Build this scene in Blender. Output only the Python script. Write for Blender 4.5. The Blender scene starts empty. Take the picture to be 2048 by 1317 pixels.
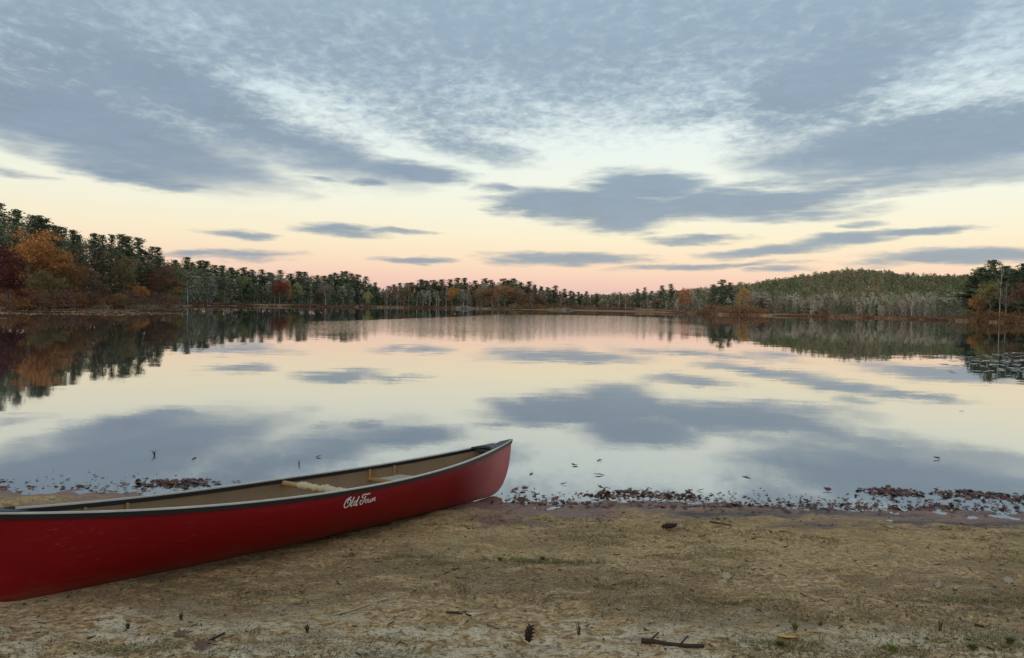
import bpy, math, random
import numpy as np
from mathutils import Matrix, Vector

rng = np.random.default_rng(7)
random.seed(7)
scene = bpy.context.scene
COL = scene.collection
R = math.radians

# ------------------------------------------------------------------ camera
CAM_H = 1.905                       # metres above the water
F_PX = 1479.0                       # focal length, in pixels of a 2048 wide frame
ROLL = math.atan(0.0186)
PITCH = -math.atan(44.5 / F_PX)
fwd = Vector((0, math.cos(PITCH), math.sin(PITCH)))
rt0 = Vector((1, 0, 0)); up0 = rt0.cross(fwd)
rt = rt0 * math.cos(ROLL) + up0 * math.sin(ROLL)
up = up0 * math.cos(ROLL) - rt0 * math.sin(ROLL)
cam_data = bpy.data.cameras.new('camera')
cam = bpy.data.objects.new('camera', cam_data)
COL.objects.link(cam)
m = Matrix((rt, up, -fwd)).transposed().to_4x4()
m.translation = (0, 0, CAM_H)
cam.matrix_world = m
cam_data.sensor_width = 36.0
cam_data.lens = 36.0 * F_PX / 2048.0
cam_data.clip_start = 0.1
cam_data.clip_end = 12000
scene.camera = cam
scene.view_settings.view_transform = 'Standard'
scene.view_settings.look = 'None'
scene.view_settings.exposure = 0.0
scene.view_settings.gamma = 1.0
scene.view_settings.use_curve_mapping = False
scene.cycles.use_denoising = True
scene.cycles.max_bounces = 6
scene.cycles.diffuse_bounces = 2
scene.cycles.glossy_bounces = 3


def ray(px, py):
    return (fwd * F_PX + rt * (px - 1024.0) + up * (658.5 - py)).normalized()


def on_level(px, py, z=0.0):
    d = ray(px, py)
    k = (z - CAM_H) / d.z
    return Vector((d.x * k, d.y * k, z))


def at_depth(px, py, D):
    d = ray(px, py)
    k = D / d.y
    return Vector((d.x * k, D, CAM_H + d.z * k))


def horizon(px):
    return 614.0 + 0.0186 * (px - 1024.0)


def lin(c):
    return tuple(((v / 255.0) / 12.92 if v <= 10 else ((v / 255.0 + 0.055) / 1.055) ** 2.4) for v in c)


# ------------------------------------------------------------------ node helper
class S:
    """A socket (or number) with arithmetic, so node trees can be written as formulas."""
    def __init__(self, g, v): self.g, self.v = g, v
    def _m(self, op, *a, clamp=False): return self.g.math(op, self, *a, clamp=clamp)
    def __add__(self, o): return self._m('ADD', o)
    __radd__ = __add__
    def __mul__(self, o): return self._m('MULTIPLY', o)
    __rmul__ = __mul__
    def __sub__(self, o): return self._m('SUBTRACT', o)
    def __rsub__(self, o): return self.g.math('SUBTRACT', o, self)
    def __truediv__(self, o): return self._m('DIVIDE', o)
    def __rtruediv__(self, o): return self.g.math('DIVIDE', o, self)
    def max(self, o): return self._m('MAXIMUM', o)
    def min(self, o): return self._m('MINIMUM', o)
    def smax(self, o, k): return self._m('SMOOTH_MAX', o, k)
    def clamp(self): return self._m('ADD', 0.0, clamp=True)


class Graph:
    def __init__(self, tree):
        self.t = tree; self.n = tree.nodes; self.l = tree.links
        self.n.clear()
    def node(self, typ, **kw):
        n = self.n.new(typ)
        for k, v in kw.items(): setattr(n, k, v)
        return n
    def put(self, sock, v):
        if isinstance(v, S): v = v.v
        if isinstance(v, bpy.types.NodeSocket): self.l.new(v, sock)
        elif isinstance(v, (tuple, list)) and len(v) == 3 and sock.type == 'RGBA': sock.default_value = (*v, 1)
        else: sock.default_value = v
    def math(self, op, *a, clamp=False):
        n = self.node('ShaderNodeMath', operation=op, use_clamp=clamp)
        for i, x in enumerate(a): self.put(n.inputs[i], x)
        return S(self, n.outputs[0])
    def vmath(self, op, *a, out=0):
        n = self.node('ShaderNodeVectorMath', operation=op)
        for i, x in enumerate(a):
            self.put(n.inputs['Scale'] if (op == 'SCALE' and i == 1) else n.inputs[i], x)
        return S(self, n.outputs[out])
    def sep(self, v):
        n = self.node('ShaderNodeSeparateXYZ'); self.put(n.inputs[0], v)
        return [S(self, o) for o in n.outputs]
    def comb(self, x, y, z=0.0):
        n = self.node('ShaderNodeCombineXYZ')
        for i, q in enumerate((x, y, z)): self.put(n.inputs[i], q)
        return S(self, n.outputs[0])
    def noise(self, vec, scale, detail=3.0, rough=0.5, dist=0.0, color=False):
        n = self.node('ShaderNodeTexNoise')
        self.put(n.inputs['Vector'], vec); n.inputs['Scale'].default_value = scale
        n.inputs['Detail'].default_value = detail; n.inputs['Roughness'].default_value = rough
        n.inputs['Distortion'].default_value = dist
        return S(self, n.outputs['Color' if color else 0])
    def mapping(self, vec, loc=(0, 0, 0), rot=(0, 0, 0), scale=(1, 1, 1), typ='POINT'):
        n = self.node('ShaderNodeMapping', vector_type=typ)
        self.put(n.inputs[0], vec)
        n.inputs['Location'].default_value = loc; n.inputs['Rotation'].default_value = rot
        n.inputs['Scale'].default_value = scale
        return S(self, n.outputs[0])
    def ramp(self, fac, stops, interp='LINEAR'):
        n = self.node('ShaderNodeValToRGB'); self.put(n.inputs[0], fac)
        cr = n.color_ramp; cr.interpolation = interp
        while len(cr.elements) < len(stops): cr.elements.new(0.5)
        for e, (p, c) in zip(cr.elements, stops):
            e.position = p
            e.color = (*c, 1) if isinstance(c, (tuple, list)) else (c, c, c, 1)
        return S(self, n.outputs[0])
    def sstep(self, v, a, b, lo=0.0, hi=1.0):
        n = self.node('ShaderNodeMapRange', interpolation_type='SMOOTHSTEP')
        self.put(n.inputs[0], v)
        for i, x in enumerate((a, b, lo, hi)): self.put(n.inputs[i + 1], x)
        return S(self, n.outputs[0])
    def mix(self, fac, a, b, blend='MIX'):
        n = self.node('ShaderNodeMix', data_type='RGBA', blend_type=blend)
        self.put(n.inputs[0], fac); self.put(n.inputs[6], a); self.put(n.inputs[7], b)
        return S(self, n.outputs[2])


# ------------------------------------------------------------------ sky
SUN_EL, SUN_AZ = R(4.0), R(205.0)        # low behind the photographer
world = bpy.data.worlds.new('World'); scene.world = world
world.use_nodes = True
g = Graph(world.node_tree)
tc = g.node('ShaderNodeTexCoord')
d = S(g, tc.outputs['Generated'])
dx, dy, dz = g.sep(d)
az = g.math('ARCTAN2', dx, dy)
el = g.math('ARCSINE', dz.max(-1.0).min(1.0))
eld = el * (180.0 / math.pi)


def elramp(stops):
    # position 0..1 = sqrt(el/90) so that the low sky keeps its resolution
    f = g.math('POWER', (eld / 90.0).max(0.0), 0.5)
    return g.ramp(f, [(math.sqrt(e / 90.0), lin(c)) for e, c in stops])


clear = elramp([(0, (206, 188, 196)), (0.9, (224, 190, 190)), (2.0, (240, 200, 190)), (3.3, (247, 216, 193)),
                (5.2, (248, 233, 204)), (8.0, (244, 242, 224)), (12.5, (234, 243, 238)), (17, (214, 231, 238)),
                (24, (194, 216, 230)), (45, (188, 210, 228)), (90, (184, 206, 226))])
shade = elramp([(0, (150, 160, 184)), (3, (132, 149, 174)), (8, (124, 141, 167)), (15, (132, 150, 170)),
                (24, (149, 169, 186)), (45, (166, 188, 204)), (90, (184, 202, 214))])
# cloud-deck coordinates: where the view ray meets a level layer
inv = 1.0 / (dz.max(0.0) + 0.09)
deck = g.comb(dx * inv, dy * inv, 0.0)
polar = g.comb(az, el * 4.0, 0.0)
warp1 = g.vmath('SUBTRACT', g.noise(polar, 7.0, 3.0, 0.55, color=True), (0.5, 0.5, 0.5))
warp2 = g.vmath('SUBTRACT', g.noise(polar, 28.0, 3.0, 0.6, color=True), (0.5, 0.5, 0.5))
pos0 = g.comb(az, el, 1.0)


def warped(a1, a2):
    w = g.vmath('ADD', g.vmath('MULTIPLY', warp1, (a1, a1 * 0.3, 0)), g.vmath('MULTIPLY', warp2, (a2, a2 * 0.3, 0)))
    return g.vmath('ADD', pos0, w)


def field(pos, blobs, k):
    # each cloud: 1 at its centre, 0 on its rim, written as two dot products
    out = None
    for (px, py, hw, hh, tilt, s) in blobs:
        v = ray(px, py)
        a, e = math.atan2(v.x, v.y), math.asin(v.z)
        c, n = math.cos(R(tilt)), math.sin(R(tilt))
        w_ = math.sqrt(0.75 * s)
        A, B = w_ * F_PX / hw, w_ * F_PX / hh
        qx = g.vmath('DOT_PRODUCT', pos, (c * A, n * A, -(c * a + n * e) * A), out=1)
        qy = g.vmath('DOT_PRODUCT', pos, (-n * B, c * B, -(-n * a + c * e) * B), out=1)
        q = g.math('MULTIPLY_ADD', qx, qx, qy * qy)
        f = 0.85 * s - q
        out = f if out is None else (out.smax(f, k) if k else out.max(f))
    return out


LOW = [  # px, py, half width, half height, tilt, strength
    (1130, 517, 190, 16, 1, 1.0), (825, 522, 92, 10, 1, 1.0), (505, 512, 100, 16, 1, 0.9), (400, 509, 70, 8, 1, 0.8),
    (1930, 512, 190, 17, 3.5, 1.1), (1400, 533, 200, 8, 2, 0.9), (1555, 540, 62, 7, 1, 0.7),
    (1540, 501, 150, 12, 3, 1.0), (1690, 482, 130, 19, 6, 1.1), (1835, 465, 105, 11, 3, 1.0),
    (1390, 476, 105, 11, 0, 0.9), (1720, 446, 50, 7, 0, 0.7),
    (1190, 413, 230, 40, -2, 1.5), (1232, 432, 115, 36, 0, 1.2), (1440, 408, 270, 34, 2, 1.2),
    (1650, 382, 170, 24, 6, 0.8), (1290, 372, 150, 32, -2, 1.2), (1560, 428, 190, 18, 0, 0.7), (1800, 385, 120, 12, 2, 0.5),
    (1560, 362, 180, 9, 2, 0.6), (1000, 382, 60, 12, -4, 0.8), (1030, 420, 60, 12, 2, 0.9),
    (680, 459, 112, 17, -2, 1.0), (800, 461, 85, 7, 0, 0.9), (480, 465, 72, 10, -3, 0.9),
    (240, 348, 130, 22, -6, 0.9), (330, 368, 90, 7, -2, 0.7), (730, 362, 44, 10, -2, 0.9), (840, 345, 120, 22, -5, 1.1),
    (640, 358, 40, 6, -2, 0.6), (40, 340, 50, 6, -4, 0.5),
]
UP = [
    (120, 238, 360, 72, -12, 1.7), (330, 300, 260, 38, -12, 1.2), (380, 185, 400, 70, -18, 1.6), (620, 290, 230, 42, -14, 1.2),
    (480, 290, 170, 30, -8, 0.9), (760, 90, 300, 95, -8, 0.95), (930, 290, 130, 34, -12, 0.95), (860, 205, 240, 80, -4, 0.8), (1130, 185, 240, 60, 4, 0.6), (1920, 110, 200, 60, 14, 0.6),
    (1250, 60, 330, 110, 0, 0.85), (1640, 165, 210, 90, 20, 1.6), (1760, 60, 260, 80, 10, 0.9), (1850, 285, 320, 60, 2, 1.7),
    (1780, 235, 200, 40, -8, 1.0), (1420, 225, 170, 34, 6, 0.8), (1010, 240, 110, 30, -4, 0.6), (1950, 345, 190, 24, 2, 0.9),
    (1660, 320, 110, 16, 2, 0.8), (250, 250, 300, 60, -14, 1.25), (120, 135, 330, 62, -12, 1.25),
]
GAP = [(565, 218, 120, 42, -20, 0.85), (2020, 50, 120, 70, 30, 0.6), (1900, 165, 130, 30, 14, 0.3),
       (1480, 250, 150, 26, 5, 0.7), (1840, 225, 90, 14, 8, 0.6), (330, 20, 170, 40, -5, 0.5)]
low = field(warped(0.085, 0.026), LOW, 0)
streak = g.noise(g.comb(az, el * 8.0, 0.0), 16.0, 5.0, 0.66)
med = g.noise(deck, 3.2, 4.0, 0.62, 0.4)
a_low = g.sstep(low + (streak - 0.5) * 1.15 + (med - 0.5) * 0.45, -0.12, 0.85)
wu = warped(0.13, 0.035)
upf = field(wu, UP, 0.4)
gap = field(wu, GAP, 0).max(0.0)
big = g.noise(deck, 0.55, 3.0, 0.55)
fine = g.noise(g.mapping(deck, rot=(0, 0, 0.5), scale=(1.0, 0.8, 1)), 17.0, 3.0, 0.66, 0.3)
sheet = g.sstep(eld, 8.5, 19.5, -0.5, 0.86)
upf = upf.smax(sheet + (big - 0.5) * 0.8, 0.35) - gap * 0.62 + (med - 0.5) * 0.75 + (streak - 0.5) * 0.25
mott = g.sstep(eld, 9.0, 14.0) * (fine - 0.5)
a_up = g.sstep(upf + mott * 1.6, -0.32, 1.14)
alpha = 1.0 - (1.0 - a_low * 0.96) * (1.0 - a_up * 0.97)
tone = (1.0 + (med - 0.5) * 0.30 + (streak - 0.5) * 0.22 + mott * 0.25)
ccol = g.vmath('SCALE', shade, tone)
skycol = g.mix(alpha, clear, ccol)
nish = g.node('ShaderNodeTexSky', sky_type='NISHITA', sun_disc=False, sun_elevation=SUN_EL, sun_rotation=SUN_AZ,
              altitude=50.0, air_density=1.0, dust_density=1.0)
SKY = 0.1
total = g.vmath('ADD', g.vmath('SCALE', skycol, 0.92 / SKY), g.vmath('SCALE', S(g, nish.outputs[0]), 0.36))
bg = g.node('ShaderNodeBackground'); g.put(bg.inputs[0], total); bg.inputs[1].default_value = SKY
wo = g.node('ShaderNodeOutputWorld'); g.l.new(bg.outputs[0], wo.inputs[0])
world.cycles.sampling_method = 'NONE'

sun_data = bpy.data.lights.new('sun', 'SUN')
sun_data.energy = 1.2; sun_data.angle = R(40); sun_data.color = (1.0, 0.86, 0.74)
sun = bpy.data.objects.new('sun', sun_data); COL.objects.link(sun)
sd = Vector((math.sin(SUN_AZ) * math.cos(R(14)), math.cos(SUN_AZ) * math.cos(R(14)), math.sin(R(14))))
sun.rotation_euler = sd.to_track_quat('Z', 'Y').to_euler()
sun.location = sd * 50

# ------------------------------------------------------------------ mesh helpers


def mesh_np(name, verts, faces, mats=(), idx=None, smooth=False):
    """faces: (n,3) or (n,4) int array"""
    me = bpy.data.meshes.new(name)
    verts = np.asarray(verts, np.float32); faces = np.asarray(faces, np.int32)
    k = faces.shape[1]
    me.vertices.add(len(verts)); me.vertices.foreach_set('co', verts.ravel())
    me.loops.add(faces.size); me.loops.foreach_set('vertex_index', faces.ravel())
    me.polygons.add(len(faces)); me.polygons.foreach_set('loop_start', np.arange(0, faces.size, k, dtype=np.int32))
    for mm in mats: me.materials.append(mm)
    if idx is not None: me.polygons.foreach_set('material_index', np.asarray(idx, np.int32))
    me.polygons.foreach_set('use_smooth', np.full(len(faces), smooth))
    me.update(calc_edges=True); me.validate()
    return me


def obj(name, me, parent=None, label=None, cat=None, group=None, kind=None, loc=None):
    o = bpy.data.objects.new(name, me); COL.objects.link(o)
    if parent is not None: o.parent = parent
    if label: o['label'] = label
    if cat: o['category'] = cat
    if group: o['group'] = group
    if kind: o['kind'] = kind
    if loc is not None: o.location = loc
    return o


class MB:
    """Collects quads/tris into one mesh."""
    def __init__(self): self.v = []; self.f = []; self.n = 0; self.i = []
    def add(self, v, f, mi=0):
        v = np.asarray(v, float).reshape(-1, 3); f = np.asarray(f, int)
        if f.shape[1] == 4: f = np.concatenate([f[:, [0, 1, 2]], f[:, [0, 2, 3]]])
        self.v.append(v); self.f.append(f + self.n); self.n += len(v); self.i.append(np.full(len(f), mi))
    def box(self, c, s, rot=None):
        q = np.array([(x, y, z) for x in (-1, 1) for y in (-1, 1) for z in (-1, 1)]) * np.array(s) / 2
        if rot is not None: q = q @ np.array(rot).T
        self.add(q + np.array(c), [(0, 1, 3, 2), (4, 6, 7, 5), (0, 4, 5, 1), (2, 3, 7, 6), (0, 2, 6, 4), (1, 5, 7, 3)])
    def tube(self, pts, rad, n=8, cap=True, mi=0):
        pts = np.asarray(pts, float); rad = np.broadcast_to(np.asarray(rad, float), (len(pts),))
        t = np.gradient(pts, axis=0); t /= np.linalg.norm(t, axis=1)[:, None] + 1e-9
        a = np.array([0, 0, 1.0]) if abs(t[0, 2]) < 0.9 else np.array([1.0, 0, 0])
        u = np.cross(t, a); u /= np.linalg.norm(u, axis=1)[:, None] + 1e-9
        w = np.cross(t, u)
        th = np.arange(n) * 2 * math.pi / n
        ring = pts[:, None] + rad[:, None, None] * (np.cos(th)[None, :, None] * u[:, None] + np.sin(th)[None, :, None] * w[:, None])
        v = ring.reshape(-1, 3); f = []
        for i in range(len(pts) - 1):
            for j in range(n):
                k = (j + 1) % n
                f.append((i * n + j, i * n + k, (i + 1) * n + k, (i + 1) * n + j))
        self.add(v, f, mi)
        if cap:
            for i0, rev in ((0, 1), ((len(pts) - 1) * n, 0)):
                c = np.vstack([ring[0] if rev else ring[-1]])
                ff = [(0, j, j + 1) if not rev else (0, j + 1, j) for j in range(1, n - 1)]
                self.add(c, ff, mi)
    def mesh(self, name, mats=(), smooth=False):
        return mesh_np(name, np.concatenate(self.v), np.concatenate(self.f), mats, np.concatenate(self.i), smooth)


def hash2(ix, iy, seed):
    h = np.sin(ix * 127.1 + iy * 311.7 + seed * 74.7) * 43758.5453
    return h - np.floor(h)


def vnoise(x, y, seed=0):
    ix, iy = np.floor(x), np.floor(y); fx, fy = x - ix, y - iy
    fx = fx * fx * (3 - 2 * fx); fy = fy * fy * (3 - 2 * fy)
    a = hash2(ix, iy, seed); b = hash2(ix + 1, iy, seed); c = hash2(ix, iy + 1, seed); e = hash2(ix + 1, iy + 1, seed)
    return (a * (1 - fx) + b * fx) * (1 - fy) + (c * (1 - fx) + e * fx) * fy - 0.5


def fbm(x, y, oct=4, seed=0):
    s = 0; a = 1.0
    for o in range(oct):
        s = s + a * vnoise(x * 2 ** o, y * 2 ** o, seed + o * 13); a *= 0.5
    return s


# ------------------------------------------------------------------ materials
MATS = {}


def material(name, build):
    mt = bpy.data.materials.new(name); mt.use_nodes = True
    gg = Graph(mt.node_tree)
    out = gg.node('ShaderNodeOutputMaterial')
    sh = build(gg)
    gg.l.new(sh.v if isinstance(sh, S) else sh, out.inputs[0])
    MATS[name] = mt
    return mt


def principled(gg, color, rough=0.7, spec=0.3, normal=None, **kw):
    b = gg.node('ShaderNodeBsdfPrincipled')
    gg.put(b.inputs['Base Color'], color); gg.put(b.inputs['Roughness'], rough)
    gg.put(b.inputs['Specular IOR Level'], spec)
    if normal is not None: gg.put(b.inputs['Normal'], normal)
    for k, v in kw.items(): gg.put(b.inputs[k], v)
    return b.outputs[0]


def bump(gg, h, strength=0.5, dist=0.01):
    b = gg.node('ShaderNodeBump'); gg.put(b.inputs['Height'], h)
    b.inputs['Strength'].default_value = strength; b.inputs['Distance'].default_value = dist
    return S(gg, b.outputs[0])


def wpos(gg):
    return S(gg, gg.node('ShaderNodeNewGeometry').outputs['Position'])


def ocoord(gg):
    return S(gg, gg.node('ShaderNodeTexCoord').outputs['Object'])


def simple(name, c, rough=0.7, spec=0.3, var=0.25, scale=8.0):
    def b(gg):
        n = gg.noise(ocoord(gg), scale, 4.0, 0.6)
        col = gg.mix(n, tuple(v * (1 - var) for v in c), tuple(min(1, v * (1 + var)) for v in c))
        return principled(gg, col, rough, spec)
    return material(name, b)


def foliage(name, spread=0.5, scale=0.35):
    # colour comes from the object's own colour; leaves differ from clump to clump
    def b(gg):
        oi = gg.node('ShaderNodeObjectInfo')
        n = gg.noise(ocoord(gg), scale, 3.0, 0.6)
        n2 = gg.noise(ocoord(gg), 3.0, 2.0, 0.6)
        k = 0.55 + (n - 0.5) * 2 * spread + n2 * 0.9
        col = gg.vmath('SCALE', S(gg, oi.outputs['Color']), k.max(0.15))
        di = gg.node('ShaderNodeBsdfDiffuse'); gg.put(di.inputs[0], col)
        tr = gg.node('ShaderNodeBsdfTranslucent'); gg.put(tr.inputs[0], col)
        mx = gg.node('ShaderNodeMixShader'); mx.inputs[0].default_value = 0.3
        gg.l.new(di.outputs[0], mx.inputs[1]); gg.l.new(tr.outputs[0], mx.inputs[2])
        return mx.outputs[0]
    return material(name, b)


def bark_mat(name):
    def b(gg):
        oi = gg.node('ShaderNodeObjectInfo')
        n = gg.noise(gg.mapping(ocoord(gg), scale=(3, 3, 0.6)), 3.0, 4.0, 0.65)
        return principled(gg, gg.vmath('SCALE', S(gg, oi.outputs['Color']), 0.55 + n * 0.9), 0.9, 0.1)
    return material(name, b)


M_LEAF = foliage('foliage')
M_BARK = bark_mat('bark')


def tinted(name, c):
    def b(gg):
        n = gg.noise(wpos(gg), 0.12, 3.0, 0.6)
        n2 = gg.noise(wpos(gg), 1.1, 2.0, 0.6)
        k = 0.45 + n * 0.6 + n2 * 0.5
        di = gg.node('ShaderNodeBsdfDiffuse'); gg.put(di.inputs[0], gg.vmath('SCALE', c, k))
        return di.outputs[0]
    return material(name, b)


# ------------------------------------------------------------------ water
RIP_X = [(-70, 40), (-24, 70), (-16, 100), (-9, 140), (-3, 190), (29, 204), (37, 172), (40, 120), (60, 40), (90, 35)]


def water_mat(gg):
    p = wpos(gg)
    x, y, z = gg.sep(p)
    edge = gg.ramp((x + 70.0) / 160.0, [((a + 70) / 160.0, b / 220.0) for a, b in RIP_X])
    wob = gg.noise(gg.mapping(p, scale=(0.05, 0.02, 1)), 1.0, 3.0, 0.6) - 0.5
    e = gg.math('MULTIPLY', edge, 220.0)
    rip = gg.sstep(y + wob * 22.0, e - 14.0, e, 1.0, 0.0) * gg.sstep(y + wob * 30.0, 30.0, 75.0)
    rip = rip * gg.sstep(x - y * 0.26 + wob * 16.0, -9.0, 2.0, 1.0, 0.0) * gg.sstep(x + y * 0.33 + wob * 16.0, -4.0, 8.0)
    gust = gg.sstep(gg.noise(gg.mapping(p, scale=(0.014, 0.03, 1)), 1.0, 3.0, 0.5), 0.45, 0.75)
    far = gg.sstep(y, 8.0, 120.0)
    n1 = gg.vmath('SUBTRACT', gg.noise(gg.mapping(p, scale=(0.8, 1.6, 1)), 1.0, 2.5, 0.5, color=True), (0.5, 0.5, 0.5))
    n2 = gg.vmath('SUBTRACT', gg.noise(gg.mapping(p, scale=(13.0, 17.0, 1)), 1.0, 2.0, 0.6, color=True), (0.5, 0.5, 0.5))
    a1 = 0.009 + gust * 0.002 - far * 0.005
    a2 = 0.006 + rip * 0.17 + gust * far * 0.002
    sl = gg.vmath('ADD', gg.vmath('SCALE', n1, a1), gg.vmath('SCALE', n2, a2))
    sx, sy, sz = gg.sep(sl)
    nrm = gg.vmath('NORMALIZE', gg.comb(sx * 0.5, sy, 1.0))
    fr = gg.node('ShaderNodeFresnel'); fr.inputs[0].default_value = 1.33
    fac = gg.math('POWER', S(gg, fr.outputs[0]), 0.42)
    gl = gg.node('ShaderNodeBsdfGlossy'); gl.inputs[0].default_value = (0.97, 0.97, 0.97, 1)
    gg.put(gl.inputs['Roughness'], gg.sstep(y, 7.0, 30.0, 0.036, 0.012))
    gg.put(gl.inputs['Normal'], nrm)
    bed = gg.mix(gg.sstep(y, 7.0, 11.5), (0.13, 0.115, 0.085), (0.045, 0.05, 0.05))
    di = gg.node('ShaderNodeBsdfDiffuse'); gg.put(di.inputs[0], bed)
    mx = gg.node('ShaderNodeMixShader'); gg.put(mx.inputs[0], fac)
    gg.l.new(di.outputs[0], mx.inputs[1]); gg.l.new(gl.outputs[0], mx.inputs[2])
    return mx.outputs[0]


M_WATER = material('lake_water', water_mat)
wv = [(-3500, -60, 0), (3500, -60, 0), (3500, 3500, 0), (-3500, 3500, 0)]
obj('water', mesh_np('water', wv, [(0, 1, 2, 3)], [M_WATER]), kind='structure')

# ------------------------------------------------------------------ far land
SHORE = np.array([(-1600, 45), (-600, 62), (-300, 84), (0, 109), (150, 143), (250, 180), (330, 215), (380, 280), (450, 330), (560, 350),
                  (740, 440), (900, 530), (1000, 560), (1150, 620), (1300, 560), (1400, 400), (1440, 340), (1640, 340),
                  (1800, 300), (1900, 245), (2048, 190), (2300, 130), (2700, 90), (3600, 45)], float)
HILL = np.array([(900, 600), (1180, 598), (1300, 594), (1380, 586), (1450, 578), (1500, 573), (1560, 564), (1640, 552), (1700, 545),
                 (1760, 548), (1800, 555), (1850, 557), (1940, 557), (2048, 547), (2150, 545), (2500, 560)], float)
HILL_D = 1050.0


def shore_at(px):
    return np.interp(px, SHORE[:, 0], SHORE[:, 1])


def land_z(px, D):
    """ground height above the water at image bearing px and forward distance D"""
    px = np.asarray(px, float); D = np.asarray(D, float)
    s = shore_at(px); e = D - s
    z = np.where(e < 0, np.maximum(e * 0.12, -1.5), 0.55 * (1 - np.exp(-np.maximum(e, 0) / 7.0)) + 0.012 * np.maximum(e, 0))
    z = z + np.where(px < 360, np.clip((e - 15) / 60, 0, 1) * 4.0, 0)
    hp = np.interp(px, HILL[:, 0], HILL[:, 1])
    hz = np.maximum((614 + 0.0186 * (px - 1024) - hp) / F_PX * HILL_D - 7.0, 0)
    k = np.clip((D - 430) / (HILL_D - 430), 0, 1); k = k * k * (3 - 2 * k)
    k2 = np.clip((D - HILL_D) / 900, 0, 1)
    return z + (hz - np.clip(z, 0, None)).clip(0) * k * (1 - 0.4 * k2) * (px > 1000)


pxs = np.linspace(-1500, 3500, 260)
ts = np.concatenate([np.linspace(-40, 30, 40), np.geomspace(33, 2600, 60)])
PX, TT = np.meshgrid(pxs, ts, indexing='ij')
DD = shore_at(PX) + TT
ZZ = land_z(PX, DD) + np.where(TT > -5, fbm(PX / 14, DD / 9, 3, 5) * 0.22 * np.clip((TT + 5) / 12, 0, 1), 0)
V = np.stack([(PX - 1024) / F_PX * DD, DD, ZZ], -1).reshape(-1, 3)
nI, nJ = PX.shape
ii, jj = np.meshgrid(np.arange(nI - 1), np.arange(nJ - 1), indexing='ij')
FQ = np.stack([ii * nJ + jj, (ii + 1) * nJ + jj, (ii + 1) * nJ + jj + 1, ii * nJ + jj + 1], -1).reshape(-1, 4)


def land_mat(gg):
    p = wpos(gg); x, y, z = gg.sep(p)
    n = gg.noise(gg.mapping(p, scale=(0.06, 0.2, 1)), 1.0, 4.0, 0.6)
    n2 = gg.noise(p, 0.9, 3.0, 0.6)
    sedge = gg.mix(n, (0.13, 0.07, 0.045), (0.34, 0.235, 0.15))
    floor = gg.mix(n2, (0.03, 0.026, 0.015), (0.075, 0.05, 0.03))
    col = gg.mix(gg.sstep(z, 0.6, 1.0), sedge, floor)
    return principled(gg, col, 0.9, 0.1)


obj('far_shore_terrain', mesh_np('far_shore_terrain', V, FQ, [material('shore_land', land_mat)], smooth=True), kind='structure')

# ------------------------------------------------------------------ tree prototypes


def tri_spray(cent, n, rad, size, flat=0.5, r=rng):
    """n small leaf triangles scattered about a centre"""
    c = np.asarray(cent) + r.normal(size=(n, 3)) * np.array(rad)
    a = r.normal(size=(n, 3)) * np.array([1, 1, flat]); b = r.normal(size=(n, 3)) * np.array([1, 1, flat])
    a /= np.linalg.norm(a, axis=1)[:, None]; b /= np.linalg.norm(b, axis=1)[:, None]
    s = size * r.uniform(0.6, 1.4, (n, 1))
    v = np.stack([c + a * s, c - a * s * 0.5 + b * s * 0.7, c - a * s * 0.5 - b * s * 0.7], 1).reshape(-1, 3)
    return v, np.arange(n * 3).reshape(-1, 3)


def pine_proto(seed, dens=1.0, low=0.22, wide=0.2):
    """white pine, unit height: tapered trunk with limbs, and plumes of needles in uneven tiers"""
    r = np.random.default_rng(seed)
    tr, cr = MB(), MB()
    bend = r.normal(size=2) * 0.012
    def axis(h): return np.array([bend[0] * h * h, bend[1] * h * h, h])
    tr.tube([axis(h) for h in np.linspace(0, 0.97, 7)], np.linspace(0.017, 0.002, 7), 6)
    nbr = 96
    asym = r.uniform(0, 6.28)
    for i in range(nbr):
        q = ((i + r.random()) / nbr) ** 1.15
        h = low + (0.985 - low) * q
        a = r.uniform(0, 6.28)
        lump = 0.75 + 0.45 * math.sin(q * 21 + seed) + 0.25 * math.cos(a - asym)
        l = wide * (0.75 + 0.35 * min(1, q * 3)) * (1 - q) ** 0.72 * max(0.35, lump) * r.uniform(0.65, 1.3) + 0.014
        rise = l * (-0.05 + 0.5 * q + r.normal() * 0.12)
        p0 = axis(h); p1 = p0 + np.array([math.cos(a) * l, math.sin(a) * l, rise])
        if l > 0.05: tr.tube([p0, (p0 + p1) / 2 + np.array([0, 0, -0.006]), p1], [0.0032, 0.002, 0.001], 3, False)
        m_ = max(2, int(l / 0.024))
        for k in range(m_):
            f = 0.12 + 0.88 * (k + r.random()) / m_
            up_ = 0.010 * f * f
            v, ff = tri_spray(p0 + (p1 - p0) * f + np.array([0, 0, up_]), max(5, int(11 * dens)), (0.017, 0.017, 0.007), 0.0145, 0.5, r)
            cr.add(v, ff)
    v, ff = tri_spray(axis(0.97), 26, (0.011, 0.011, 0.012), 0.013, 0.8, r); cr.add(v, ff)
    return tr, cr


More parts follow.
